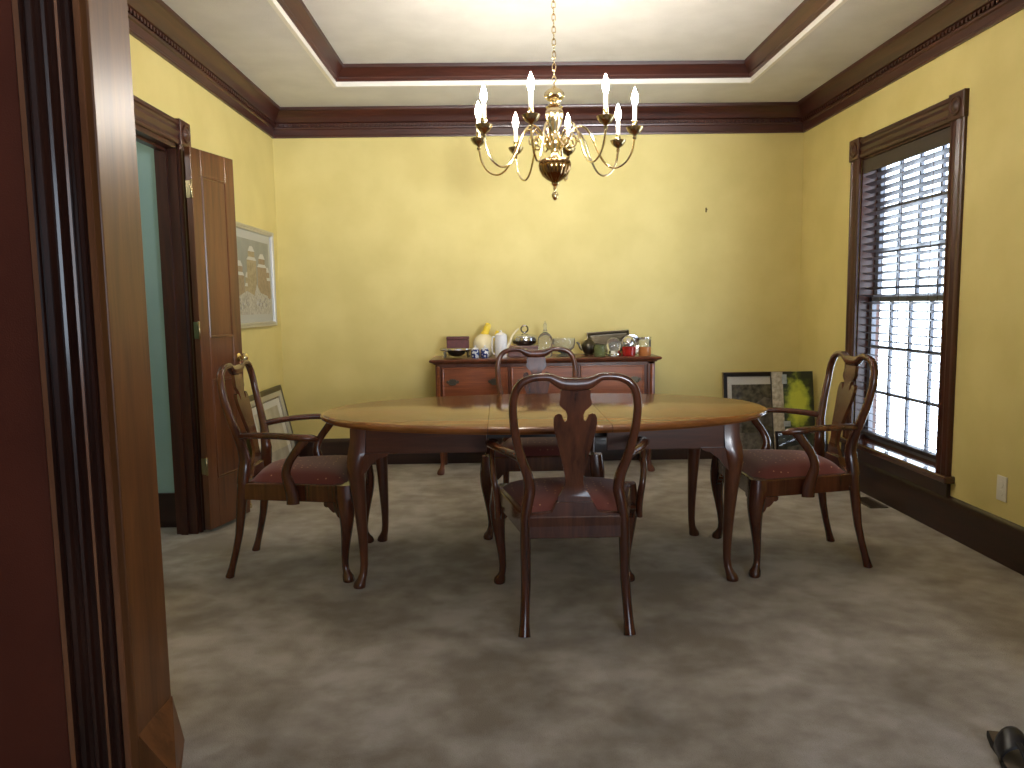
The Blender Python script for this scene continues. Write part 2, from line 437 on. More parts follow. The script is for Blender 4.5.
# hall beyond the left door
HX = XL - WL
sbox('floor_hall', M_carpet, -4.3, XL - 0.15, 2.2, 4.5, -0.05, 0.0)
sbox('wall_hall_far', M_turq, -4.3, HX, 4.36, 4.44, 0, 2.74)
sbox('baseboard_hall', W_base, -4.3, HX - .02, 4.345, 4.36, 0, .2)
sbox('wall_hall_left', M_turq, -4.4, -4.3, 2.2, 4.5, 0, 2.74)
sbox('wall_hall_near', M_turq, -4.3, HX, 2.36, 2.45, 0, 2.74)
sbox('ceiling_hall', M_ceil, -4.4, HX, 2.2, 4.5, 2.74, 2.8)

# left double door: jamb lining, casing, head with corner blocks
bm = bmesh.new()
box(bm, HX, XL + .004, DY1 - .03, DY1, 0, DZ); box(bm, HX, XL + .004, DY0, DY0 + .03, 0, DZ); box(bm, HX, XL + .004, DY0, DY1, DZ - .03, DZ)
box(bm, HX + .03, XL - .045, DY1 - .045, DY1 - .03, 0, DZ); box(bm, HX + .03, XL - .045, DY0, DY1, DZ - .045, DZ - .03)
door2 = struct(finish('door_2', bm, W_trimZ, smooth=False))
flute = [(0, 0), (0, .014), (.008, .019), (.020, .019), (.026, .012), (.040, .010), (.052, .016), (.062, .020), (.072, .016), (.084, .010), (.098, .012), (.104, .019), (.116, .019), (.125, .014), (.125, 0)]
def vcasing(name, parent, fn, z0, z1, mat=None):
    bm = bmesh.new(); prism(bm, flute, fn, z0, z1); return finish(name, bm, mat or W_trimZ, parent, angle=28)
vcasing('door_casing', door2, lambda u, v, d: (XL + v, DY1 - .004 + u, d), 0, DZ)
vcasing('door_casing', door2, lambda u, v, d: (XL + v, DY0 + .004 - u, d), 0, DZ)
vcasing('door_head', door2, lambda u, v, d: (XL + v, d, DZ - .004 + u), DY0, DY1, W_trimY)
def rosette(parent, P, mat=W_trimZ):
    """corner block: P maps (u,v,d) with d away from the wall"""
    bm = bmesh.new(); s = .068
    loft(bm, [[P(*q, 0) for q in ((-s, -s), (s, -s), (s, s), (-s, s))], [P(*q, .024) for q in ((-s, -s), (s, -s), (s, s), (-s, s))],
              [P(*q, .028) for q in ((-s + .006, -s + .006), (s - .006, -s + .006), (s - .006, s - .006), (-s + .006, s - .006))]])
    rings = []
    for r, d in ((.050, .027), (.048, .034), (.042, .036), (.036, .031), (.028, .030), (.020, .036), (.008, .040), (.0005, .041)):
        rings.append([P(r * math.cos(2 * PI * k / 20), r * math.sin(2 * PI * k / 20), d) for k in range(20)])
    loft(bm, rings)
    return finish('corner_block', bm, mat, parent, angle=30)
rosette(door2, lambda u, v, d: (XL + d, DY1 + .0585 + u, DZ + .062 + v))
rosette(door2, lambda u, v, d: (XL + d, DY0 - .0585 + u, DZ + .062 + v))

# open door leaf
leaf = empty('door_leaf', (-1.640, 4.192, 0.0), -math.atan2(.098, .375))
tag(leaf, 'narrow mahogany panelled door leaf standing open against the yellow left wall', 'door')
LW, LT = .388, .036
def P_leaf(u, v, d): return (d, u, v)      # leaf runs along local +y, room side is +x
bm = bmesh.new()
bx0, bx1 = -LT / 2, LT / 2
for (y0, y1, z0, z1) in ((0, .085, .025, 2.105), (LW - .085, LW, .025, 2.105), (.085, LW - .085, .025, .30), (.085, LW - .085, .86, 1.09), (.085, LW - .085, 1.965, 2.105)):
    box(bm, bx0, bx1, y0, y1, z0, z1)
lf = finish('leaf_frame', bm, W_door, leaf, smooth=False); bevel(lf, .003)
for z0, z1 in ((.30, .86), (1.09, 1.965)):
    bm = bmesh.new(); a, b = .085, LW - .085
    for sgn in (1, -1):
        R = []
        for ins, d in ((0, .0175), (.004, .023), (.011, .022), (.016, .012), (.024, .004), (.030, .003), (.062, .014), (.064, .016), (.068, .016)):
            R.append([(sgn * d, a + ins, z0 + ins), (sgn * d, b - ins, z0 + ins), (sgn * d, b - ins, z1 - ins), (sgn * d, a + ins, z1 - ins)])
        loft(bm, R)
    finish('leaf_panel', bm, W_door, leaf, smooth=False)
for sx in (1, -1):
    bm = bmesh.new()
    M = Matrix.Translation((sx * LT / 2, LW - .045, .965)) @ Matrix.Rotation(sx * PI / 2, 4, 'Y')
    lathe(bm, [(.024, 0), (.024, .004), (.010, .007), (.009, .024), (.014, .028), (.024, .036), (.027, .046), (.023, .056), (.008, .061), (.0005, .062)], n=20, M=M)
    finish('door_knob', bm, M_brass, leaf)
for z in (1.885, 1.135, .385):
    bm = bmesh.new()
    lathe(bm, [(.0005, -.052), (.004, -.050), (.0065, -.046), (.0065, .046), (.004, .050), (.0005, .052)], (.020, -.008, z), 12)
    box(bm, -.0175, .0180, -.0022, -.0002, z - .045, z + .045)
    finish('hinge', bm, M_brassd, leaf)
bm = bmesh.new()
tube(bm, [(.012, LW + .010, .27), (.012, LW + .012, .05)], .0055, 8)
for z in (.26, .16, .06): lathe(bm, [(.0005, -.016), (.010, -.012), (.012, 0), (.010, .012), (.0005, .016)], (.012, LW + .010, z), 12)
finish('door_bolt', bm, M_brass, leaf)

# ------------------------------------------------------------------ window on the right wall
win = struct(sbox('window_1', W_trimZ, XR + .005, XR + WR, WY0 - .001, WY0 + .016, WZ0, WZ1))
bm = bmesh.new(); box(bm, XR + .005, XR + WR, WY1 - .016, WY1 + .001, WZ0, WZ1); box(bm, XR + .005, XR + WR, WY0, WY1, WZ1 - .016, WZ1 + .001); box(bm, XR + .072, XR + WR, WY0, WY1, WZ0 - .001, WZ0 + .014)
finish('window_frame', bm, W_trimZ, win, smooth=False)
vcasing('window_casing', win, lambda u, v, d: (XR - v, WY0 + .004 - u, d), WZ0 - .005, WZ1)
vcasing('window_casing', win, lambda u, v, d: (XR - v, WY1 - .004 + u, d), WZ0 - .005, WZ1)
vcasing('window_head', win, lambda u, v, d: (XR - v, d, WZ1 - .004 + u), WY0, WY1, W_trimY)
rosette(win, lambda u, v, d: (XR - d, WY0 - .0585 + u, WZ1 + .060 + v))
rosette(win, lambda u, v, d: (XR - d, WY1 + .0585 + u, WZ1 + .060 + v))
bm = bmesh.new(); box(bm, XR - .055, XR + .072, WY0 - .155, WY1 + .155, WZ0 - .036, WZ0 + .004)
bevel(finish('window_sill', bm, W_sill, win, smooth=False), .010, 3)
bm = bmesh.new(); box(bm, XR - .022, XR, WY0 - .12, WY1 + .12, .205, WZ0 - .036); finish('window_apron', bm, W_baseY, win, smooth=False)
ZM = 1.255
for nm, z0, z1, xo in (('upper', ZM - .02, WZ1 - .016, .106), ('lower', WZ0 + .002, ZM + .02, .074)):
    y0, y1 = WY0 + .016, WY1 - .016
    x0, x1 = XR + xo, XR + xo + .03
    bm = bmesh.new()
    box(bm, x0, x1, y0, y0 + .04, z0, z1); box(bm, x0, x1, y1 - .04, y1, z0, z1); box(bm, x0, x1, y0, y1, z0, z0 + (.045 if nm == 'upper' else .028)); box(bm, x0, x1, y0, y1, z1 - .04, z1)
    s = finish('window_sash', bm, M_sash, win, smooth=False)
    bm = bmesh.new()
    for k in (1, 2, 3):
        yy = y0 + .04 + (y1 - y0 - .08) * k / 4; box(bm, x0 + .006, x1 - .006, yy - .009, yy + .009, z0 + .04, z1 - .04)
    for k in (1, 2):
        zz = z0 + .040 + (z1 - z0 - .080) * k / 3; box(bm, x0 + .006, x1 - .006, y0 + .04, y1 - .04, zz - .009, zz + .009)
    finish('muntin', bm, M_sash, s, smooth=False)
    bm = bmesh.new(); vs = [bm.verts.new(p) for p in ((x0 + .015, y0 + .03, z0 + .02), (x0 + .015, y1 - .03, z0 + .02), (x0 + .015, y1 - .03, z1 - .03), (x0 + .015, y0 + .03, z1 - .03))]; bm.faces.new(vs)
    finish('window_pane', bm, M_pane, s, smooth=False)
# wooden blind
bl = empty('wooden_blind', (XR + .036, (WY0 + WY1) / 2, WZ0))
tag(bl, 'dark wooden venetian blind lowered over the window with its slats open', 'window blind')
hw = (WY1 - WY0) / 2 - .022
bm = bmesh.new(); box(bm, -.034, -.020, -hw, hw, 1.845 - .105, 1.825); box(bm, -.020, .03, -hw + .01, hw - .01, 1.775, 1.825)
bevel(finish('valance', bm, W_slat, bl, smooth=False), .003)
bm = bmesh.new()
NS = 35; zb0, zb1 = .100, 1.715
for k in range(NS):
    z = zb0 + (zb1 - zb0) * k / (NS - 1)
    tl = math.radians(15)
    Mx = Matrix.Translation((0, 0, z)) @ Matrix.Rotation(tl, 4, 'Y')
    box(bm, -.024, .024, -hw + .006, hw - .006, -.0015, .0015, Mx)
finish('slats', bm, W_slat, bl, smooth=False)
bm = bmesh.new(); box(bm, -.026, .026, -hw + .004, hw - .004, .052, .074); bevel(finish('bottom_rail', bm, W_slat, bl, smooth=False), .004)
bm = bmesh.new()
for yy in (-.32, 0, .32):
    for xx in (-.026, .026): box(bm, xx - .001, xx + .001, yy - .0015, yy + .0015, .07, 1.78)
finish('ladder_cord', bm, M_cord, bl, smooth=False)

# ------------------------------------------------------------------ chairs
YBK = [(0, 0), (.1, .028), (.2, .050), (.32, .066), (.42, .075), (.55, .088), (.64, .076), (.7, .060), (.78, .040), (.85, .024), (.95, .010), (1.0, .010)]
def yb(z): return -.30 + interp(YBK, z)
def bk(x, z, dy=0.0): return Vector((x, yb(z) + dy, z))

def cabriole(bm, base, d, tab, n=14, sq=None):
    rings = []
    for z, off, r in tab:
        c0 = Vector((base[0] + d[0] * off, base[1] + d[1] * off, z))
        ring = []
        for k in range(n):
            a = 2 * PI * k / n + PI / 4
            ca, sa = math.cos(a), math.sin(a)
            e = 1.0
            if sq: e = 1 + sq(z) * (1 / max(abs(ca), abs(sa)) - 1)
            ring.append(c0 + Vector((ca * r * e, sa * r * e, 0)))
        rings.append(ring)
    loft(bm, rings)

def make_chair(label):
    t = empty('dining_chair'); tag(t, label, 'chair', 'four matching queen anne dining armchairs around the table')
    # rear legs (floor to seat rail)
    for s in (-1, 1):
        bm = bmesh.new()
        zz = [0, .015, .05, .12, .2, .28, .36, .455]
        pts = [bk(s * interp([(0, .200), (.2, .190), (.46, .188)], z), z) for z in zz]
        tube(bm, pts, [(.024, .021), (.022, .019), (.019, .016), (.018, .016), (.019, .018), (.020, .021), (.021, .024), (.021, .025)], 10, side=(1, 0, 0))
        finish('leg', bm, W_chair, t, angle=50)
    fl = [(.452, 0, .036), (.40, .004, .040), (.355, .012, .040), (.31, .016, .035), (.26, .013, .029), (.20, .004, .0225), (.14, -.006, .0180), (.09, -.011, .0155), (.06, -.008, .0155), (.042, .0, .018), (.028, .008, .025), (.014, .012, .027), (.004, .012, .026), (0, .012, .022)]
    for s in (-1, 1):
        bm = bmesh.new(); cabriole(bm, (s * .285, .262), (s * .7, .7), fl, 14, lambda z: .55 * max(0, min(1, (z - .32) / .1)))
        # scroll brackets beside the knee
        br = [(0, .372), (-.078, .372), (-.076, .358), (-.066, .350), (-.058, .352), (-.050, .340), (-.036, .326), (-.026, .326), (-.018, .308), (0, .29)]
        prism(bm, br, lambda u, v, d: (s * (.285 + .020 + d), .250 + u, v), -.022, 0)
        prism(bm, br, lambda u, v, d: (s * (.270 + u), .286 + d, v), -.022, 0)
        finish('leg', bm, W_chair, t, angle=40)
    # seat frame
    bm = bmesh.new()
    out = [(-.196, -.242), (.196, -.242), (.308, .288), (-.308, .288)]; inn = [(-.170, -.205), (.170, -.205), (.270, .250), (-.270, .250)]
    R = [[(x, y, z) for x, y in o_] for o_, z in ((inn, .368), (out, .368), (out, .442), ([(x * .985, y * .985) for x, y in out], .448), (inn, .448))]
    loft(bm, R, closed=True)
    # back rail and shoe under the splat
    prism(bm, [(-.185, .362), (.185, .362), (.185, .452), (.090, .462), (.078, .484), (.070, .500), (-.070, .500), (-.078, .484), (-.090, .462), (-.185, .452)], lambda u, v, d: (u, yb(v) + d, v), -.016, .018)
    bevel(finish('seat_frame', bm, W_chair, t, angle=30), .003)
    # drop-in cushion
    bm = bmesh.new(); N = 14; g = []
    for i in range(N + 1):
        row = []
        for j in range(N + 1):
            u, v = -1 + 2 * i / N, -1 + 2 * j / N
            hwid = .172 + (.288 - .172) * (v + 1) / 2
            y = -.195 + (.268 + .195) * (v + 1) / 2
            z = .446 + .052 * (1 - abs(u) ** 5) ** .6 * (1 - abs(v) ** 5) ** .6 + .010 * (1 - u * u) * (1 - v * v)
            row.append(bm.verts.new((u * hwid * (1 - .02 * abs(v) ** 6), y, z)))
        g.append(row)
    for i in range(N):
        for j in range(N): bm.faces.new((g[i][j], g[i + 1][j], g[i + 1][j + 1], g[i][j + 1]))
    finish('seat', bm, M_seat, t, angle=80)
    # back frame: stiles and yoked crest in one sweep
    half = [(.188, .44), (.178, .50), (.170, .545), (.177, .60), (.198, .66), (.216, .73), (.227, .80), (.231, .86), (.229, .895), (.219, .933), (.198, .962), (.165, .978), (.130, .983), (.096, .982), (.074, .971), (.045, .958), (0, .954)]
    hp = crom([(x, 0, z) for x, z in half], 4)
    rr = lerp_list([(.020, .027), (.022, .028), (.023, .027), (.020, .023), (.018, .020), (.017, .018), (.016, .017), (.0155, .016), (.0155, .016), (.0155, .016), (.015, .016), (.014, .016), (.014, .016), (.0145, .016), (.018, .016), (.0235, .016), (.025, .016)], len(hp))
    path = [bk(p.x, p.z) for p in hp] + [bk(-p.x, p.z) for p in hp[-2::-1]]
    rad = rr + rr[-2::-1]
    bm = bmesh.new()
    rings = []
    for i, p in enumerate(path):
        a = path[max(i - 1, 0)]; b = path[min(i + 1, len(path) - 1)]
        tg = (b - a).normalized(); v = Vector((0, 1, 0)); v = (v - tg * v.dot(tg)).normalized(); u = tg.cross(v)
        n_ = 12
        rings.append([p + u * (rad[i][0] * math.copysign(abs(math.cos(2 * PI * k / n_)) ** .75, math.cos(2 * PI * k / n_))) + v * (rad[i][1] * math.copysign(abs(math.sin(2 * PI * k / n_)) ** .75, math.sin(2 * PI * k / n_))) for k in range(n_)])
    loft(bm, rings)
    finish('backrest_frame', bm, W_chair, t, angle=60)
    # vase splat
    sp = [(.066, .492), (.062, .515), (.050, .535), (.038, .555), (.034, .575), (.036, .600), (.044, .640), (.054, .685), (.066, .735), (.076, .775), (.081, .805), (.080, .828), (.074, .842), (.062, .847), (.050, .842), (.046, .828),
          (.039, .814), (.031, .822), (.030, .840), (.036, .856), (.048, .866), (.059, .878), (.060, .892), (.056, .904), (.055, .935)]
    ol = sp + [(-x, z) for x, z in sp[::-1]]
    bm = bmesh.new()
    bm.faces.new([bm.verts.new((x, 0, z)) for x, z in ol])
    bm.normal_update(); bmesh.ops.triangulate(bm, faces=bm.faces[:], ngon_method='EAR_CLIP')
    for zc in [.50 + .02 * q_ for q_ in range(21)]:
        bmesh.ops.bisect_plane(bm, geom=bm.verts[:] + bm.edges[:] + bm.faces[:], plane_co=(0, 0, zc), plane_no=(0, 0, 1))
    ex = bmesh.ops.extrude_face_region(bm, geom=bm.faces[:])
    moved = {v for v in ex['geom'] if isinstance(v, bmesh.types.BMVert)}
    for v in bm.verts: v.co.y = yb(v.co.z) + (-.008 if v in moved else .008)
    finish('splat', bm, W_chair, t, angle=40)
    # arms with curved supports
    for s in (-1, 1):
        bm = bmesh.new()
        ap = crom([(s * .196, yb(.665) + .004, .664), (s * .225, -.175, .672), (s * .268, -.100, .678), (s * .305, -.010, .680), (s * .322, .070, .676), (s * .312, .130, .670), (s * .296, .158, .662)], 4)
        tube(bm, ap, lerp_list([(.016, .016), (.017, .016), (.018, .015), (.020, .015), (.022, .016), (.024, .017), (.012, .010)], len(ap)), 12, side=(1, 0, 0))
        a_ = finish('armrest', bm, W_chair, t, angle=60)
        bm = bmesh.new()
        q = crom([(s * .312, .105, .668), (s * .316, .075, .628), (s * .312, .030, .565), (s * .303, .010, .510), (s * .297, .020, .460), (s * .294, .032, .410), (s * .294, .034, .366)], 4)
        tube(bm, q, lerp_list([(.013, .022), (.013, .020), (.013, .019), (.0135, .021), (.014, .026), (.014, .030), (.014, .030)], len(q)), 10, side=(1, 0, 0))
        finish('armrest_support', bm, W_chair, a_, angle=60)
    return t

ch = make_chair('mahogany dining armchair in front of the table with its back to the viewer')
ch.location = (.275, 3.085, 0)
dup(ch, (-.982, 3.702, 0), -PI / 2 + .01, 'mahogany dining armchair at the table end beside the open panelled door')
dup(ch, (1.412, 3.668, 0), PI / 2 + .01, 'mahogany dining armchair at the table end beside the bright window')
dup(ch, (.215, 4.285, 0), PI, 'mahogany dining armchair behind the table, facing out with its back to the sideboard')

# ------------------------------------------------------------------ dining table
TCX, TCY, TA, TB, TN = .205, 3.67, 1.062, .600, 2.12
SX0, SX1 = -.055, .455
table = empty('dining_table', (TCX, TCY, 0)); tag(table, 'polished oval mahogany dining table with cabriole legs in the centre of the carpet', 'table')
def oval(ins, z, x0=None, x1=None, N=160):
    pts = []
    a, b = TA - ins, TB - ins
    for k in range(N):
        th = 2 * PI * k / N; c_, s_ = math.cos(th), math.sin(th)
        pts.append((math.copysign(abs(c_) ** (2 / TN), c_) * a, math.copysign(abs(s_) ** (2 / TN), s_) * b, z))
    return pts
def top_piece(name, x0, x1):
    bm = bmesh.new()
    R = [oval(i, z) for i, z in ((.03, .722), (.016, .722), (.012, .727), (.004, .730), (0, .735), (.0, .741), (.003, .747), (.010, .749), (.016, .752), (.022, .754))]
    loft(bm, R)
    g = .0009
    for x, nx in ((x0, -1), (x1, 1)):
        if x is None: continue
        r = bmesh.ops.bisect_plane(bm, geom=bm.verts[:] + bm.edges[:] + bm.faces[:], plane_co=(x - nx * g, 0, 0), plane_no=(nx, 0, 0), clear_outer=True)
        ed = [e for e in r['geom_cut'] if isinstance(e, bmesh.types.BMEdge)]
        bmesh.ops.holes_fill(bm, edges=ed)
    return finish(name, bm, W_table, table, angle=25)
top_piece('tabletop', None, SX0 - TCX); top_piece('table_leaf', SX0 - TCX, SX1 - TCX); top_piece('tabletop', SX1 - TCX, None)
tl = [(.722, -.006, .036), (.66, -.004, .036), (.615, .004, .040), (.575, .014, .043), (.53, .016, .040), (.47, .010, .034), (.40, .004, .030), (.32, -.002, .026), (.24, -.007, .0225), (.16, -.010, .0195), (.10, -.010, .0175), (.06, -.004, .018), (.04, .006, .021), (.024, .016, .026), (.010, .020, .028), (.002, .020, .026), (0, .020, .022)]
LXs, LYs = (-.836, .812), (-.325, .330)
for ix, sx in ((0, -1), (1, 1)):
    for iy, sy in ((0, -1), (1, 1)):
        bm = bmesh.new(); cabriole(bm, (LXs[ix], LYs[iy]), (sx * .7, sy * .7), tl, 16, lambda z: .75 * max(0, min(1, (z - .55) / .06)))
        # knee ears
        er = [(0, .612), (.13, .612), (.118, .600), (.100, .592), (.088, .594), (.070, .576), (.048, .560), (.03, .535), (0, .50)]
        prism(bm, er, lambda u, v, d: (LXs[ix] - sx * (u + .01), LYs[iy] + sy * (.012 + d), v), 0, .024)
        prism(bm, er, lambda u, v, d: (LXs[ix] + sx * (.012 + d), LYs[iy] - sy * (u + .01), v), 0, .024)
        finish('leg', bm, W_tleg, table, angle=40)
for xa, xb, sx in ((LXs[0], SX0 - TCX - .01, -1), (SX1 - TCX + .01, LXs[1], 1)):
    xe = LXs[0] if sx < 0 else LXs[1]
    bm = bmesh.new()
    for y in LYs:
        ys = math.copysign(1, y); box(bm, xa, xb, y + ys * .012 - .011, y + ys * .012 + .011, .606, .721)
    box(bm, xe + sx * .012 - .011, xe + sx * .012 + .011, LYs[0], LYs[1], .606, .721)
    bevel(finish('apron', bm, W_apron, table, smooth=False), .002)
bm = bmesh.new()
for y in (-.22, -.17, .17, .22): box(bm, -.62, .62, y - .018, y + .018, .650, .712)
for x in (-.5, .5): box(bm, x - .02, x + .02, -.32, .32, .68, .7215)
finish('extension_slide', bm, W_dark, table, smooth=False)
for x in (.075, .20, .315, -.045, .385):
    bm = bmesh.new(); box(bm, x - .028, x + .028, -.405, -.385, .7155, .7222); box(bm, x - .010, x + .010, -.412, -.380, .711, .716)
    finish('leaf_clip', bm, M_brassd, table, smooth=False)

# ------------------------------------------------------------------ sideboard
SBX0, SBX1, SBY0, SBY1 = -.474, 1.134, 5.585, 6.000
sb = empty('sideboard', ((SBX0 + SBX1) / 2, (SBY0 + SBY1) / 2, 0)); tag(sb, 'cherry wood sideboard with three drawers against the back wall', 'sideboard')
W2, D2 = (SBX1 - SBX0) / 2, (SBY1 - SBY0) / 2
bm = bmesh.new(); box(bm, -W2 + .012, W2 - .012, -D2 + .022, D2, .46, .822); 
for x0, x1 in ((-W2, -W2 + .020), (W2 - .055, W2), (-.272, -.258), (.240, .254)): box(bm, x0, x1, -D2 + .002, -D2 + .03, .46, .822)
box(bm, -W2, W2, -D2 + .002, -D2 + .03, .802, .822); box(bm, -W2, W2, -D2 + .002, -D2 + .03, .46, .510)
prism(bm, [(-W2 + .02, .47), (-W2 + .02, .40), (-W2 + .10, .41), (-W2 + .18, .44), (-.2, .445), (0, .42), (.2, .445), (W2 - .18, .44), (W2 - .10, .41), (W2 - .02, .40), (W2 - .02, .47)], lambda u, v, d: (u, -D2 + .004 + d, v), 0, .02)
bevel(finish('cabinet_body', bm, W_sideD, sb, smooth=False), .003)
for sx in (-1, 1):
    bm = bmesh.new()
    lathe(bm, [(.0005, .50), (.012, .502), (.014, .52), (.014, .79), (.012, .805), (.0005, .807)], (sx * (W2 - .022) , -D2 + .004, 0), 16, mod=lambda a, z: 1 - .10 * (math.sin(4 * a) ** 2))
    finish('corner_column', bm, W_side, sb)
bm = bmesh.new()
R = []
for ox, z in ((.004, .820), (.010, .822), (.012, .828), (.022, .834), (.034, .838), (.040, .842), (.042, .852), (.036, .858), (.030, .860)):
    R.append([(-W2 - ox, -D2 - ox, z), (W2 + ox, -D2 - ox, z), (W2 + ox, D2, z), (-W2 - ox, D2, z)])
loft(bm, R); finish('cabinet_top', bm, W_sideD, sb, angle=25)
sl = [(.47, -.002, .030), (.41, .004, .036), (.36, .012, .036), (.30, .012, .029), (.22, .004, .0215), (.14, -.006, .0165), (.08, -.008, .0150), (.05, 0, .018), (.028, .010, .027), (.012, .014, .029), (0, .014, .024)]
for sx in (-1, 1):
    for sy in (-1, 1):
        bm = bmesh.new(); cabriole(bm, (sx * (W2 - .030), sy * (D2 - .032)), (sx * .7, sy * .7), sl, 14); finish('leg', bm, W_sideD, sb, angle=40)
def pull(parent, x, y, z):
    bm = bmesh.new()
    bp = [(-.048, 0), (-.040, .013), (-.028, .010), (-.018, .022), (-.006, .019), (0, .026), (.006, .019), (.018, .022), (.028, .010), (.040, .013), (.048, 0), (.040, -.012), (.028, -.010), (.016, -.022), (0, -.027), (-.016, -.022), (-.028, -.010), (-.040, -.012)]
    prism(bm, bp, lambda u, v, d: (x + u, y - d, z + v), 0, .004)
    q = crom([(x - .030, y - .004, z + .004), (x - .030, y - .018, z + .002), (x - .022, y - .022, z - .016), (x, y - .023, z - .021), (x + .022, y - .022, z - .016), (x + .030, y - .018, z + .002), (x + .030, y - .004, z + .004)], 4)
    tube(bm, q, .004, 8)
    finish('drawer_pull', bm, M_pewter, parent)
for x0, x1, pulls in ((-.758, -.276, (-.680, -.375)), (-.254, .236, (-.16, .14)), (.258, .726, (.345, .655))):
    bm = bmesh.new()
    R = []
    for ins, d in ((0, 0), (0, .014), (.004, .018), (.010, .018), (.014, .015)):
        R.append([(x0 + ins, -D2 + .018 - d, .515 + ins), (x1 - ins, -D2 + .018 - d, .515 + ins), (x1 - ins, -D2 + .018 - d, .798 - ins), (x0 + ins, -D2 + .018 - d, .798 - ins)])
    loft(bm, R)
    dr = finish('drawer', bm, W_side, sb, smooth=False)
    for px in pulls: pull(dr, px, -D2 + .003, .692)

# ------------------------------------------------------------------ things on the sideboard
ZT = .860
def item(name, label, cat, loc, group=None, rz=0):
    o = empty(name, loc, rz); tag(o, label, cat, group); return o
def lpart(name, prof, mat, parent, c=(0, 0, 0), n=24, **k):
    bm = bmesh.new(); lathe(bm, prof, c, n, **k); return finish(name, bm, mat, parent, angle=40)
# silver dish on a dark stand with a maroon box
s = item('chafing_dish', 'oval silver dish on a dark footed stand at the left end of the sideboard', 'serving dish', (-.325, 5.74, ZT))
lpart('dish', [(.0005, .048), (.06, .048), (.100, .051), (.122, .055), (.127, .060), (.125, .070), (.120, .0715), (.09, .066), (.0005, .064)], M_silver, s, n=36, sy=.78)
lpart('burner_bowl', [(.0005, .008), (.03, .010), (.058, .026), (.070, .046), (.068, .048), (.0005, .048)], M_pewter, s, n=28, sy=.8)
for a in (.6, 2.5, 3.75, 5.65):
    bm = bmesh.new(); x, y = .108 * math.cos(a), .085 * math.sin(a)
    tube(bm, [(x * .8, y * .8, .056), (x, y, .040), (x * .95, y * .95, .018), (x * 1.03, y * 1.03, .004)], [.006, .008, .006, .008], 8); finish('foot', bm, M_pewter, s)
b = item('leather_box', 'small maroon box standing on the silver dish', 'box', (-.313, 5.745, ZT + .0722))
bm = bmesh.new(); box(bm, -.083, .083, -.035, .035, 0, .062); bevel(finish('box_base', bm, M_maroon, b, smooth=False), .004)
bm = bmesh.new(); box(bm, -.085, .085, -.037, .037, .0625, .086); bevel(finish('lid', bm, M_maroon, b, smooth=False), .006)
def jar(label, loc):
    j = item('spice_jar', label, 'jar', loc, 'pair of small lidded china jars on the sideboard')
    lpart('body', [(.0005, 0), (.024, 0), (.028, .004), (.031, .03), (.030, .055), (.026, .064), (.024, .066), (.0005, .066)], M_jar, j)
    lpart('lid', [(.0005, .0662), (.027, .0665), (.026, .070), (.016, .077), (.006, .080), (.005, .084), (.008, .088), (.005, .093), (.0005, .094)], M_white_c, j)
    return j
j0 = jar('blue and white lidded jar next to the silver dish', (-.183, 5.66, ZT))
dup(j0, (-.112, 5.66, ZT), 0.7, 'blue and white lidded jar next to the white pitcher')
p = item('ceramic_pot', 'cream round-bodied ceramic pot with bright yellow top behind the two jars', 'pot', (-.120, 5.80, ZT))
lpart('body', [(.0005, 0), (.05, 0), (.062, .01), (.080, .05), (.086, .085), (.082, .115), (.066, .145), (.046, .162), (.034, .170), (.0005, .172)], M_cream, p)
bm = bmesh.new(); q = crom([(.005, 0, .165), (.016, 0, .190), (.024, 0, .215), (.028, 0, .236), (.016, 0, .252)], 4)
tube(bm, q, lerp_list([.034, .025, .026, .026, .006], len(q)), 14); finish('neck', bm, M_yellow, p)
bm = bmesh.new(); q = crom([(.070, 0, .110), (.092, 0, .140), (.098, 0, .170), (.100, 0, .196)], 4)
tube(bm, q, lerp_list([.020, .015, .015, .010], len(q)), 12); finish('spout', bm, M_yellow, p)
w = item('white_pitcher', 'tall white china pitcher beside the yellow-topped pot', 'pitcher', (.008, 5.70, ZT))
lpart('body', [(.0005, 0), (.042, 0), (.044, .006), (.046, .06), (.047, .12), (.045, .155), (.044, .16), (.0005, .16)], M_white_c, w)
lpart('lid', [(.0005, .1605), (.045, .161), (.044, .168), (.028, .180), (.010, .186), (.008, .192), (.010, .198), (.0005, .204)], M_white_c, w)
bm = bmesh.new(); q = crom([(-.042, 0, .15), (-.060, 0, .152), (-.066, 0, .12), (-.066, 0, .06), (-.058, 0, .03), (-.042, 0, .025)], 4); tube(bm, q, .0055, 8); finish('handle', bm, M_white_c, w)
bm = bmesh.new(); q = crom([(.040, 0, .07), (.062, 0, .10), (.080, 0, .15), (.108, 0, .188), (.134, 0, .212)], 4); tube(bm, q, lerp_list([.013, .010, .008, .007, .006], len(q)), 10); finish('spout', bm, M_cream, w)
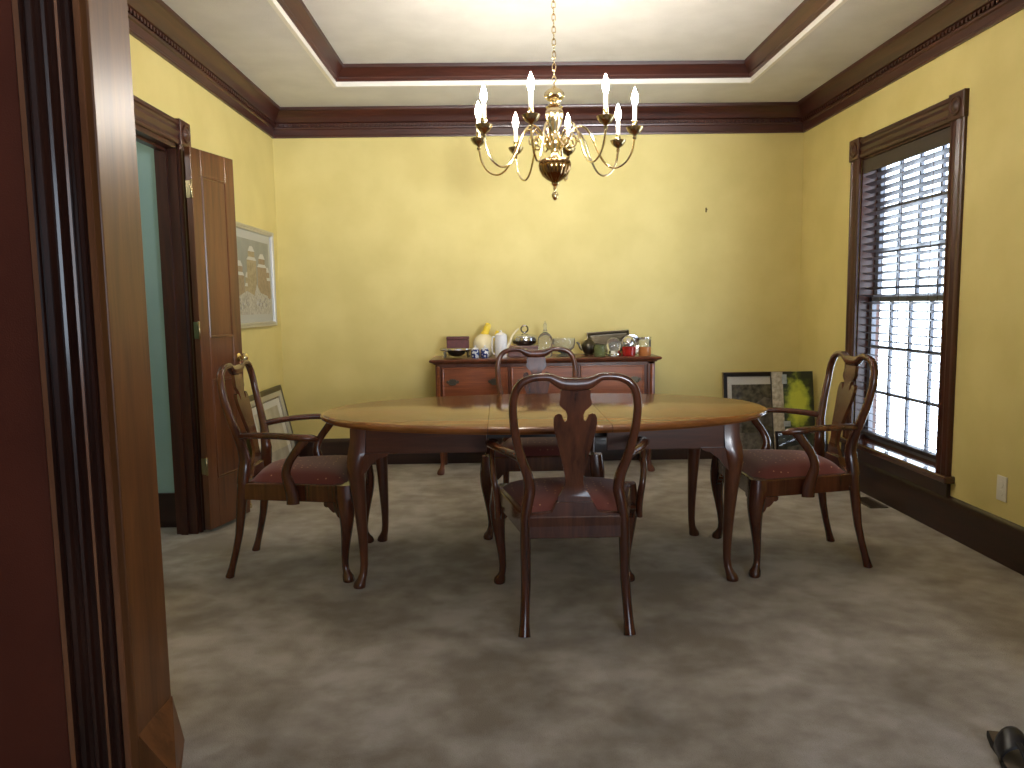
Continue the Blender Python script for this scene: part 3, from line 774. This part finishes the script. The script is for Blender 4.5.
# red box carrying the covered dish
rb = item('wooden_box', 'red brown wooden box under the ring-handled silver dish', 'box', (.185, 5.83, ZT))
bm = bmesh.new(); box(bm, -.125, .105, -.07, .07, 0, .062); bevel(finish('box_base', bm, M_maroonb, rb, smooth=False), .003)
bm = bmesh.new(); box(bm, -.128, .108, -.073, .073, .0625, .080); bevel(finish('lid', bm, M_maroonb, rb, smooth=False), .004)
cd = item('covered_dish', 'round silver covered dish with a ring handle on the red brown box', 'serving dish', (.188, 5.83, ZT + .0805))
lpart('dish', [(.0005, 0), (.05, 0), (.060, .004), (.088, .016), (.094, .030), (.096, .034), (.0005, .034)], M_silverd, cd, n=32)
lpart('lid', [(.099, .0345), (.100, .040), (.098, .066), (.088, .077), (.055, .084), (.020, .088), (.009, .090), (.009, .097), (.0005, .098)], M_silver, cd, n=32)
bm = bmesh.new(); tube(bm, [(.026 * math.cos(2 * PI * k / 20), 0, .123 + .026 * math.sin(2 * PI * k / 20)) for k in range(20)], .006, 8, closed=True); finish('ring_handle', bm, M_silverd, cd)
g = item('glass_decanter', 'clear glass decanter with pointed stopper beside the covered silver dish', 'decanter', (.340, 5.745, ZT))
lpart('body', [(.0005, 0), (.048, 0), (.052, .006), (.056, .05), (.057, .11), (.052, .145), (.034, .168), (.018, .178), (.016, .190), (.0005, .190)], M_glass, g)
lpart('stopper', [(.0005, .1905), (.016, .191), (.012, .200), (.010, .206), (.016, .220), (.013, .236), (.006, .246), (.008, .254), (.004, .263), (.0005, .264)], M_glass, g)
gb = item('glass_bowl', 'wide clear glass bowl on a foot in the middle of the sideboard', 'bowl', (.478, 5.72, ZT))
lpart('bowl', [(.0005, .0), (.058, 0), (.060, .005), (.030, .016), (.022, .024), (.045, .034), (.074, .062), (.084, .098), (.082, .134), (.080, .134), (.081, .098), (.070, .064), (.040, .040), (.0005, .034)], M_glass, gb, n=32)
tp = item('pewter_teapot', 'dark pewter teapot with curved spout right of the glass bowl', 'teapot', (.672, 5.79, ZT))
lpart('body', [(.0005, 0), (.030, 0), (.034, .006), (.030, .012), (.046, .03), (.056, .055), (.054, .08), (.040, .098), (.034, .102), (.0005, .102)], M_pewter, tp)
lpart('lid', [(.0005, .1025), (.036, .103), (.028, .114), (.010, .122), (.006, .128), (.010, .134), (.0005, .140)], M_pewter, tp)
bm = bmesh.new(); q = crom([(-.045, 0, .045), (-.064, 0, .060), (-.074, 0, .085), (-.092, 0, .100)], 4); tube(bm, q, lerp_list([.014, .010, .008, .007], len(q)), 10); finish('spout', bm, M_pewter, tp)
bm = bmesh.new(); q = crom([(.045, 0, .085), (.070, 0, .092), (.080, 0, .065), (.066, 0, .040), (.048, 0, .034)], 4); tube(bm, q, .005, 8); finish('handle', bm, M_pewter, tp)
bm = bmesh.new()
bm.free()
for a in (PI, .9, -.9):
    bm = bmesh.new(); tube(bm, [(.026 * math.cos(a) , .026 * math.sin(a), .010), (.046 * math.cos(a), .046 * math.sin(a), .003)], [.006, .005], 8)
    finish('foot', bm, M_pewter, tp)
gj = item('glass_jar', 'green tinted glass jar between the pewter teapot and the crystal dish', 'jar', (.732, 5.62, ZT))
lpart('body', [(.0005, 0), (.038, 0), (.042, .005), (.044, .06), (.042, .082), (.044, .086), (.042, .086), (.040, .082), (.041, .008), (.0005, .006)], M_greenglass, gj)
tr = item('silver_tray', 'dark silver tray with beaded rim leaning on the wall behind the crystal dish', 'tray', (.850, 5.925, ZT))
Mt = Matrix.Rotation(-.06, 4, 'Y') @ Matrix.Rotation(math.radians(-18), 4, 'X')
bm = bmesh.new()
R = []
for ins, d in ((.004, .004), (0, 0), (0, -.010), (.010, -.012), (.022, -.004), (.026, -.003)):
    R.append([Mt @ Vector(v) for v in ((-.165 + ins, d, .016 + ins), (.165 - ins, d, .016 + ins), (.165 - ins, d, .176 - ins), (-.165 + ins, d, .176 - ins))])
loft(bm, R); finish('tray_plate', bm, M_pewter, tr, smooth=False)
bm = bmesh.new()
for k in range(23):
    c_ = Mt @ Vector((-.160 + .320 * k / 22, -.008, .176)); lathe(bm, [(.0005, -.007), (.005, -.005), (.007, 0), (.005, .005), (.0005, .007)], c_, 8)
finish('beaded_rim', bm, M_silver, tr)
bd = item('crystal_dish', 'domed crystal butter dish on a stepped silver base', 'butter dish', (.840, 5.66, ZT))
lpart('dish', [(.0005, 0), (.058, 0), (.060, .004), (.056, .010), (.060, .014), (.060, .018), (.052, .024), (.048, .040), (.046, .042), (.0005, .042)], M_silver, bd, n=28)
lpart('dome', [(.046, .0425), (.054, .06), (.056, .085), (.050, .108), (.036, .126), (.018, .136), (.0005, .138)], M_glass, bd, n=28, mod=lambda a, z: 1 - .05 * (math.sin(7 * a) ** 2))
sp_ = item('silver_plate', 'round silver plate standing on edge behind the red candle jar', 'plate', (.985, 5.735, ZT))
Mp = Matrix.Translation((0, .0, .0776)) @ Matrix.Rotation(math.radians(75), 4, 'X')
bm = bmesh.new(); lathe(bm, [(.0005, 0), (.045, 0), (.055, .006), (.074, .010), (.076, .013), (.074, .014), (.054, .010), (.044, .004), (.0005, .004)], n=32, M=Mp); finish('plate_disc', bm, M_silver, sp_)
bm = bmesh.new(); tube(bm, [(-.035, -.02, .0045), (-.03, .03, .004), (-.03, .045, .06)], .004, 8); tube(bm, [(.035, -.02, .0045), (.03, .03, .004), (.03, .045, .06)], .004, 8); tube(bm, [(-.031, .02, .0045), (.031, .02, .0045)], .004, 8); finish('plate_stand', bm, M_silverd, sp_)
rc = item('candle_jar', 'red glass candle jar in front of the round silver plate', 'candle', (.952, 5.650, ZT))
lpart('body', [(.0005, 0), (.044, 0), (.048, .004), (.050, .04), (.050, .068), (.048, .070), (.0005, .066)], M_redglass, rc)
lpart('lid', [(.0005, .0705), (.048, .071), (.050, .080), (.048, .105), (.034, .130), (.014, .142), (.0005, .146)], M_silver, rc, mod=lambda a, z: 1 - .06 * (math.sin(6 * a) ** 2))
aj = item('amber_jar', 'glass jar half filled with amber at the right end of the sideboard', 'jar', (1.072, 5.66, ZT))
lpart('filling', [(.0005, 0), (.043, 0), (.0452, .004), (.0452, .066), (.0005, .067)], M_amber, aj)
lpart('glass_wall', [(.0425, .0675), (.0452, .0672), (.0452, .115), (.042, .126), (.044, .130), (.041, .130), (.0425, .115)], M_glass, aj)
bm = bmesh.new(); lathe(bm, [(.0445, .128), (.047, .130), (.047, .138), (.0005, .140)], n=24); finish('lid', bm, M_silver, aj)

# ------------------------------------------------------------------ pictures
def picture(name, label, Wd, Ht, fw, frame_mats, prof, scene_polys, loc, rot, mat_w=.0, glass=True, back_d=.018, group=None):
    """upright picture in the local x-z plane facing -y, bottom edge at z=0, centred on x"""
    o = empty(name, loc); o.rotation_euler = rot; tag(o, label, 'picture', group)
    bm = bmesh.new(); R = []
    for ins, d in prof: R.append([(-Wd / 2 + ins, -d, ins), (Wd / 2 - ins, -d, ins), (Wd / 2 - ins, -d, Ht - ins), (-Wd / 2 + ins, -d, Ht - ins)])
    n0 = len(R)
    V = loft(bm, R, cap=False)
    f = finish('picture_frame', bm, frame_mats, o, angle=25)
    for p_ in f.data.polygons:
        c_ = sum((f.data.vertices[v].co for v in p_.vertices), Vector()) / len(p_.vertices)
        ins = min(c_.x + Wd / 2, Wd / 2 - c_.x, c_.z, Ht - c_.z)
        p_.material_index = 0 if ins < fw * (.50 if fw > .036 else .30) or len(frame_mats) == 1 else 1
    bm = bmesh.new(); mats = []
    a = fw - .003
    box(bm, -Wd / 2 + .006, Wd / 2 - .006, -.004, -.001, .006, Ht - .006); mats.append(M_mat)
    for k, (poly, m_) in enumerate(scene_polys):
        if m_ not in mats: mats.append(m_)
        vs = [bm.verts.new((u, -.0046 - .00025 * k, v)) for u, v in poly]
        fc = bm.faces.new(vs); fc.material_index = mats.index(m_)
    me = finish('print', bm, mats, o, smooth=False)
    if glass:
        bm = bmesh.new(); vs = [bm.verts.new(q) for q in ((-Wd / 2 + a, -.0115, a), (Wd / 2 - a, -.0115, a), (Wd / 2 - a, -.0115, Ht - a), (-Wd / 2 + a, -.0115, Ht - a))]; bm.faces.new(vs)
        finish('picture_glass', bm, M_pglass, o, smooth=False)
    return o
def rect(x0, x1, z0, z1): return [(x0, z0), (x1, z0), (x1, z1), (x0, z1)]
fprof = lambda fw, d: [(0, 0), (0, d * .8), (fw * .12, d), (fw * .5, d * .9), (fw * .58, d * .72), (fw * .64, d * .85), (fw * .85, d * .8), (fw, d * .6), (fw, .004)]

sky = noisy('print winter sky', (.20, .23, .24), (.27, .29, .29), 6, .6)
stone = noisy('print tan stone', (.26, .19, .11), (.42, .32, .20), 40, .6)
stone2 = noisy('print brown stone', (.20, .13, .085), (.34, .22, .15), 40, .6)
snow = noisy('print snow ground', (.30, .29, .27), (.58, .56, .52), 60, .6)
snowc = plain('print snow caps', (.62, .62, .60), .6)
fig = plain('print dark figures', (.09, .08, .09), .6)
matgrey = plain('pale grey mount', (.50, .52, .52), .7)
sc = [(rect(-.44, .44, .03, .66), matgrey), (rect(-.38, .38, .09, .60), sky)]
def tower(x, w, h, m_):
    sc.append((rect(x - w, x + w, .20, h), m_)); sc.append((rect(x - w * .68, x + w * .68, h, h + .06), m_)); sc.append(([(x - w * 1.05, h), (x + w * 1.05, h), (x + w * .7, h + .022), (x - w * .7, h + .022)], snowc))
    sc.append(([(x - w * .72, h + .06), (x + w * .72, h + .06), (x + w * .3, h + .095), (x - w * .3, h + .095)], snowc))
tower(-.27, .085, .35, stone2); tower(-.13, .05, .28, stone); tower(.33, .06, .33, stone2); tower(.20, .105, .42, stone2); tower(-.03, .10, .46, stone)
sc.append(([(-.38, .09), (.38, .09), (.38, .17), (.30, .22), (.14, .24), (.06, .30), (.0, .22), (-.15, .25), (-.38, .20)], snow))
for k in range(26):
    x = random.uniform(-.34, .34); z = random.uniform(.12, .19); sc.append((rect(x - .004, x + .004, z, z + random.uniform(.014, .03)), fig if k % 3 else snowc))
picture('framed_picture', 'gilt framed winter scene of snowy towers hanging on the left wall', .92, .69, .034, [M_gilt, M_silframe], fprof(.034, .028), sc, (XL + .004, 5.375, 1.117), (0, 0, PI / 2))

pale = noisy('print pale sketch', (.40, .36, .27), (.58, .53, .42), 7, .7)
sc2 = [(rect(-.36, .36, .05, .62), fig), (rect(-.345, .345, .088, .587), M_mat), (rect(-.27, .27, .13, .54), pale)]
tl_ = math.radians(12)
picture('framed_picture', 'dark and silver framed pale print leaning on the left wall behind the chair', .86, .675, .075, [M_pewter, M_silframe], fprof(.075, .024), sc2, (XL + .150, 5.42, 0.003), (-tl_, 0, PI / 2))

foli = noisy('print dim foliage', (.035, .032, .022), (.20, .18, .12), 22, .6, 6)
foli2 = noisy('print pale stones', (.10, .09, .075), (.26, .23, .18), 26, .6, 6)
sc3 = [(rect(-.25, .25, .03, .67), M_mat), (rect(-.20, .20, .09, .60), foli), (rect(-.20, .20, .09, .22), foli2), ([(-.02, .30), (.16, .25), (.20, .45), (.06, .50), (-.06, .42)], foli2)]
picture('framed_picture', 'dark framed garden print with white mount leaning on the back wall', .545, .70, .036, [M_gilt, W_dark], fprof(.036, .024), sc3, (2.018, 5.905, 0.002), (-math.radians(7.5), 0, 0))

leafg = noisy('cover bright green', (.20, .27, .02), (.46, .50, .05), 16, .5, 5)
leafd = noisy('cover dark foliage', (.012, .016, .010), (.06, .07, .04), 24, .45, 5)
creamy = noisy('cover sketch strip', (.32, .27, .19), (.60, .53, .40), 34, .6, 4)
paleb = noisy('cover pale blue', (.30, .35, .38), (.48, .52, .52), 20, .5)
bd_ = empty('picture_board', (2.168, 5.52, 0.0)); bd_.rotation_euler = (-math.radians(9), 0, math.radians(3)); tag(bd_, 'unframed green garden picture panel with a cream edge strip leaning in the right corner', 'picture')
bm = bmesh.new(); PW, PH = .315, .735
box(bm, -PW / 2, PW / 2, 0, .022, 0, PH)
mats = [W_dark]
def garden_mat():
    m, nt, b = new_mat('printed garden')
    tc = nt.nodes.new('ShaderNodeTexCoord'); sp = nt.nodes.new('ShaderNodeMapping'); sp.inputs['Location'].default_value = (-.035 / .10, 0, -.50 / .20); sp.inputs['Scale'].default_value = (1 / .10, 0, 1 / .20)
    n = nt.nodes.new('ShaderNodeTexNoise'); n.inputs['Scale'].default_value = 18; n.inputs['Detail'].default_value = 5
    ln = nt.nodes.new('ShaderNodeVectorMath'); ln.operation = 'LENGTH'
    ad = nt.nodes.new('ShaderNodeMath'); ad.operation = 'MULTIPLY_ADD'; ad.inputs[1].default_value = 1.3
    r = nt.nodes.new('ShaderNodeValToRGB'); e = r.color_ramp.elements
    e[0].position = .55; e[0].color = (.58, .62, .07, 1); e[1].position = .95; e[1].color = (.018, .022, .014, 1)
    k = e.new(.72); k.color = (.36, .42, .05, 1); k = e.new(.84); k.color = (.06, .08, .02, 1)
    s2 = nt.nodes.new('ShaderNodeMath'); s2.operation = 'MULTIPLY'; s2.inputs[1].default_value = .5
    nt.links.new(tc.outputs['Object'], sp.inputs['Vector']); nt.links.new(sp.outputs[0], ln.inputs[0]); nt.links.new(tc.outputs['Object'], n.inputs['Vector'])
    nt.links.new(n.outputs['Fac'], ad.inputs[0]); nt.links.new(ln.outputs['Value'], ad.inputs[2]); nt.links.new(ad.outputs[0], s2.inputs[0])
    nt.links.new(s2.outputs[0], r.inputs['Fac']); nt.links.new(r.outputs['Color'], b.inputs['Base Color']); b.inputs['Roughness'].default_value = .4
    return m
M_garden = garden_mat()
polys = [(rect(-PW / 2, PW / 2, 0, PH), M_garden), (rect(-PW / 2, -PW / 2 + .085, 0.001, PH), creamy), (rect(-PW / 2 + .078, -PW / 2 + .115, PH - .09, PH - .02), paleb), (rect(-PW / 2 + .078, -PW / 2 + .13, .33, .37), paleb)]
for k, (poly, m_) in enumerate(polys):
    if m_ not in mats: mats.append(m_)
    fc = bm.faces.new([bm.verts.new((u, -.0003 - .00025 * k, v)) for u, v in poly]); fc.material_index = mats.index(m_)
finish('panel_board', bm, mats, bd_, smooth=False)
sc4 = [(rect(-.185, .185, .018, .295), leafd), ([(-.14, .05), (-.02, .04), (.06, .12), (.02, .22), (-.10, .2)], foli), ([(.03, .03), (.16, .05), (.15, .18), (.08, .2)], foli2)]
picture('framed_picture', 'small dark green glazed picture leaning in front of the green panel', .37, .315, .016, [W_dark], fprof(.016, .02), sc4, (2.165, 5.40, 0.002), (-math.radians(10), 0, math.radians(2)))

# ------------------------------------------------------------------ chandelier
CX, CY = .294, 4.0
chd = empty('chandelier', (CX, CY, 0)); tag(chd, 'eight-arm polished brass chandelier with lit candle bulbs hanging over the table', 'chandelier')
lpart('canopy', [(.0005, TZ - .045), (.012, TZ - .044), (.020, TZ - .034), (.050, TZ - .020), (.062, TZ - .008), (.064, TZ), (.0005, TZ)], M_brass, chd)
z = 2.345; bm = bmesh.new(); k = 0
while z < TZ - .045:
    ang = 0 if k % 2 else PI / 2; h = .019; w_ = .009
    pts = [(w_ * math.cos(a) * math.cos(ang), w_ * math.cos(a) * math.sin(ang), z + h * math.sin(a)) for a in [2 * PI * i / 14 for i in range(14)]]
    tube(bm, pts, .0028, 6, closed=True); z += .030; k += 1
finish('chain', bm, M_brass, chd)
col = [(.0005, 1.965), (.020, 1.968), (.030, 1.985), (.022, 2.00), (.018, 2.03), (.030, 2.05), (.036, 2.075), (.030, 2.095), (.018, 2.11), (.020, 2.125), (.034, 2.15), (.044, 2.185), (.046, 2.215), (.038, 2.232), (.044, 2.240), (.034, 2.250), (.016, 2.258), (.020, 2.268), (.040, 2.276), (.052, 2.292), (.050, 2.310), (.036, 2.324), (.018, 2.332), (.010, 2.342), (.0005, 2.348)]
lpart('column', col, M_brass, chd, n=48, mod=lambda a, z: 1 - (.06 * abs(math.sin(9 * a)) if (z > 2.27 and z < 2.325) or (2.12 < z < 2.235) else 0))
lpart('bowl', [(.0005, 1.858), (.012, 1.860), (.018, 1.868), (.040, 1.880), (.064, 1.900), (.080, 1.930), (.084, 1.955), (.078, 1.975), (.060, 1.984), (.030, 1.986), (.0005, 1.986)], M_bowl, chd, n=72, mod=lambda a, z: 1 - .07 * (1 - abs(math.sin(9 * a))))
lpart('finial', [(.0005, 1.776), (.008, 1.780), (.017, 1.792), (.019, 1.804), (.012, 1.816), (.007, 1.822), (.008, 1.830), (.012, 1.838), (.008, 1.846), (.020, 1.856), (.022, 1.862), (.0005, 1.864)], M_brass, chd)
t0 = -.280
offs = [-.06, .05, .0, .0, .02, -.02, .0, .0]
for i in range(8):
    a = t0 + i * PI / 4 + offs[i]
    dx, dy = math.sin(a), -math.cos(a)
    def Q(r, z): return (r * dx, r * dy, z)
    R_ = .404
    bm = bmesh.new()
    q = crom([Q(.030, 2.030), Q(.062, 2.085), Q(.105, 2.130), Q(.150, 2.132), Q(.188, 2.085), Q(.222, 2.005), Q(.262, 1.942), Q(.310, 1.922), Q(.358, 1.945), Q(.390, 1.996), Q(R_, 2.062)], 5)
    tube(bm, q, .0055, 8)
    q = crom([Q(.028, 2.10), Q(.055, 2.06), Q(.085, 2.035), Q(.110, 2.05), Q(.112, 2.08), Q(.092, 2.09), Q(.082, 2.075)], 4)
    tube(bm, q, .0042, 8)
    q = crom([Q(.105, 2.131), Q(.128, 2.100), Q(.132, 2.070), Q(.118, 2.062)], 4)
    tube(bm, q, .0038, 8)
    arm = finish('arm', bm, M_brass, chd)
    c0 = Q(R_, 0)
    c1 = (c0[0], c0[1], .012)
    lpart('drip_pan', [(.0005, 2.040), (.008, 2.042), (.011, 2.050), (.007, 2.058), (.012, 2.064), (.026, 2.072), (.038, 2.088), (.043, 2.100), (.041, 2.101), (.034, 2.090), (.014, 2.078), (.0005, 2.077)], M_brassd, arm, c1, 20)
    lpart('candle_sleeve', [(.0005, 2.078), (.013, 2.080), (.015, 2.092), (.0115, 2.098), (.0105, 2.130), (.0110, 2.200), (.008, 2.206), (.0005, 2.207)], [M_candle], arm, c1, 14)
    lpart('socket', [(.012, 2.079), (.016, 2.084), (.0165, 2.094), (.0125, 2.100), (.0125, 2.128), (.0145, 2.131), (.0120, 2.134)], M_brass, arm, c1, 14)
    lpart('bulb', [(.0005, 2.2072), (.009, 2.208), (.014, 2.222), (.016, 2.238), (.013, 2.256), (.007, 2.274), (.002, 2.288), (.0005, 2.291)], M_bulb, arm, c1, 12)

# ------------------------------------------------------------------ small things
ol = empty('wall_outlet', (XR, 3.52, .352)); tag(ol, 'ivory electrical outlet plate low on the right wall near the window', 'outlet')
bm = bmesh.new(); box(bm, -.006, 0, -.036, .036, -.060, .060); bevel(finish('cover_plate', bm, M_plate, ol, smooth=False), .003)
for zz in (-.02, .02):
    bm = bmesh.new(); lathe(bm, [(.0005, 0), (.015, 0), (.016, .001), (.015, .002), (.0005, .002)], n=16, M=Matrix.Translation((-.006, 0, zz)) @ Matrix.Rotation(-PI / 2, 4, 'Y')); finish('socket', bm, M_plate, ol)
vt = empty('floor_register', (2.265, 4.60, 0)); tag(vt, 'brown metal floor vent in the carpet below the window', 'floor vent')
bm = bmesh.new(); box(bm, -.055, -.040, -.125, .125, .0, .006); box(bm, .040, .055, -.125, .125, .0, .006); box(bm, -.055, .055, -.125, -.110, 0, .006); box(bm, -.055, .055, .110, .125, 0, .006); finish('vent_frame', bm, M_bronze, vt, smooth=False)
bm = bmesh.new()
for k in range(16): box(bm, -.040, .040, -.108 + k * .0138, -.101 + k * .0138, .001, .004)
box(bm, -.041, .041, -.111, .111, 0.0003, .0012); finish('grille', bm, M_bronze, vt, smooth=False)
bm = bmesh.new(); lathe(bm, [(.0005, 0), (.003, .001), (.003, .016), (.006, .018), (.006, .021), (.0005, .022)], n=10, M=Matrix.Translation((1.615, YB, 1.958)) @ Matrix.Rotation(PI / 2, 4, 'X'))
box(bm, 1.610, 1.620, YB - .004, YB, 1.940, 1.975)
tag(finish('picture_hook', bm, M_nail), 'tiny brass picture hook left on the bare back wall', 'hook')

# black strappy shoe at the lower right edge
sh = empty('sandal', (1.378, 1.952, 0), PI - .25); tag(sh, 'black strapped sandal on the carpet at the lower right edge', 'shoe')
def foot_outline(s, z):
    pts = [(-.032, -.10), (.030, -.10), (.037, -.05), (.036, 0), (.046, .06), (.048, .10), (.036, .135), (.004, .150), (-.030, .135), (-.047, .10), (-.047, .05), (-.038, -.02), (-.038, -.06)]
    return [(x * s, y * s, z) for x, y in pts]
bm = bmesh.new(); loft(bm, [foot_outline(.98, 0), foot_outline(1, .006), foot_outline(1, .018), foot_outline(.97, .022)]); finish('sole', bm, M_blackrub, sh)
bm = bmesh.new(); R = []
for k in range(9):
    tt = k / 8; y = -.015 + .075 * tt; w_ = interp([(0, .042), (.5, .048), (1, .050)], tt); h = interp([(0, .086), (.5, .080), (1, .064)], tt)
    R.append([(w_ * math.cos(PI * j / 10), y, .020 + (h - .020) * math.sin(PI * j / 10)) for j in range(11)])
for a_, b_ in zip(R, R[1:]):
    va = [bm.verts.new(p_) for p_ in a_]; vb = [bm.verts.new(p_) for p_ in b_]
    for j in range(10): bm.faces.new((va[j], va[j + 1], vb[j + 1], vb[j]))
bmesh.ops.remove_doubles(bm, verts=bm.verts[:], dist=1e-5)
up = finish('instep_strap', bm, M_black, sh, angle=80); md = up.modifiers.new('solid', 'SOLIDIFY'); md.thickness = .003
bm = bmesh.new(); loft(bm, [foot_outline(.93, .0222), foot_outline(.93, .0245)]); finish('insole', bm, plain('brown insole', (.13, .095, .06), .7), sh)
bm = bmesh.new(); q = crom([(.004, .045, .070), (.003, .075, .062), (.002, .105, .046), (.001, .122, .024)], 4)
tube(bm, q, [(.008, .004)] * len(q), 8, side=(1, 0, 0)); finish('toe_strap', bm, M_black, sh)

# ------------------------------------------------------------------ world, lamps, camera
w = bpy.data.worlds.new('sky'); scn.world = w; w.use_nodes = True
nt = w.node_tree; bg = nt.nodes['Background']
bg.inputs['Color'].default_value = (0.72, 0.85, 1.0, 1); bg.inputs['Strength'].default_value = 6.5
tc = nt.nodes.new('ShaderNodeTexCoord'); sx = nt.nodes.new('ShaderNodeSeparateXYZ'); mr = nt.nodes.new('ShaderNodeMapRange')
mr.inputs['From Min'].default_value = -.06; mr.inputs['From Max'].default_value = .06; mr.inputs['To Min'].default_value = 9.5; mr.inputs['To Max'].default_value = 6.0
nt.links.new(tc.outputs['Generated'], sx.inputs[0]); nt.links.new(sx.outputs['Z'], mr.inputs['Value']); nt.links.new(mr.outputs[0], bg.inputs['Strength'])
def area(name, loc, rot, sx, sy, e=0, col=(1, 1, 1), portal=False):
    l = bpy.data.lights.new(name, 'AREA'); l.shape = 'RECTANGLE'; l.size = sx; l.size_y = sy; l.energy = e; l.color = col
    if portal: l.cycles.is_portal = True
    o = bpy.data.objects.new(name, l); COL.objects.link(o); o.location = loc; o.rotation_euler = rot; return o
area('window_sky_portal', (XR + WR + .01, (WY0 + WY1) / 2, (WZ0 + WZ1) / 2), (0, PI / 2, 0), WZ1 - WZ0, WY1 - WY0, portal=True)
area('foyer_sky_portal', ((FW0 + FW1) / 2, -2.51, (FZ0 + FZ1) / 2), (PI / 2, 0, 0), FW1 - FW0, FZ1 - FZ0, portal=True)
fl_ = area('ceiling_fill', (1.7, -1.6, 1.45), (0, 0, 0), .8, .8, 30, (.92, .96, 1.0))  # added fill light to brighten the dining ceiling, not a foyer fixture
fl_.rotation_euler = (Vector((.3, 4.6, 3.1)) - Vector((1.7, -1.6, 1.45))).to_track_quat('-Z', 'Y').to_euler(); fl_.data.spread = math.radians(52)
l = bpy.data.lights.new('hall_fill', 'POINT'); l.energy = 16; l.shadow_soft_size = .1; l.color = (1, .95, .9)  # unseen point light added to brighten the closed hall
o = bpy.data.objects.new('hall_fill', l); COL.objects.link(o); o.location = (-3.0, 3.4, 2.3)

f, pt, yw, rl, Hc = 767.18275, 0.10324, 0.01501, -0.0142, 1.25
cp, sp2 = math.cos(pt), math.sin(pt)
F = Vector((math.sin(yw) * cp, math.cos(yw) * cp, -sp2)); Rv = Vector((math.cos(yw), -math.sin(yw), 0)); U = Rv.cross(F)
R2 = Rv * math.cos(rl) + U * math.sin(rl); U2 = -Rv * math.sin(rl) + U * math.cos(rl)
cam = bpy.data.cameras.new('camera'); cam.sensor_width = 36; cam.lens = 36 * f / 1024; cam.clip_start = 0.02
co = bpy.data.objects.new('camera', cam); COL.objects.link(co)
co.matrix_world = Matrix(((R2.x, U2.x, -F.x, 0), (R2.y, U2.y, -F.y, 0), (R2.z, U2.z, -F.z, Hc), (0, 0, 0, 1)))
scn.camera = co
scn.view_settings.view_transform = 'Standard'
scn.view_settings.look = 'None'
scn.view_settings.exposure = 0.0
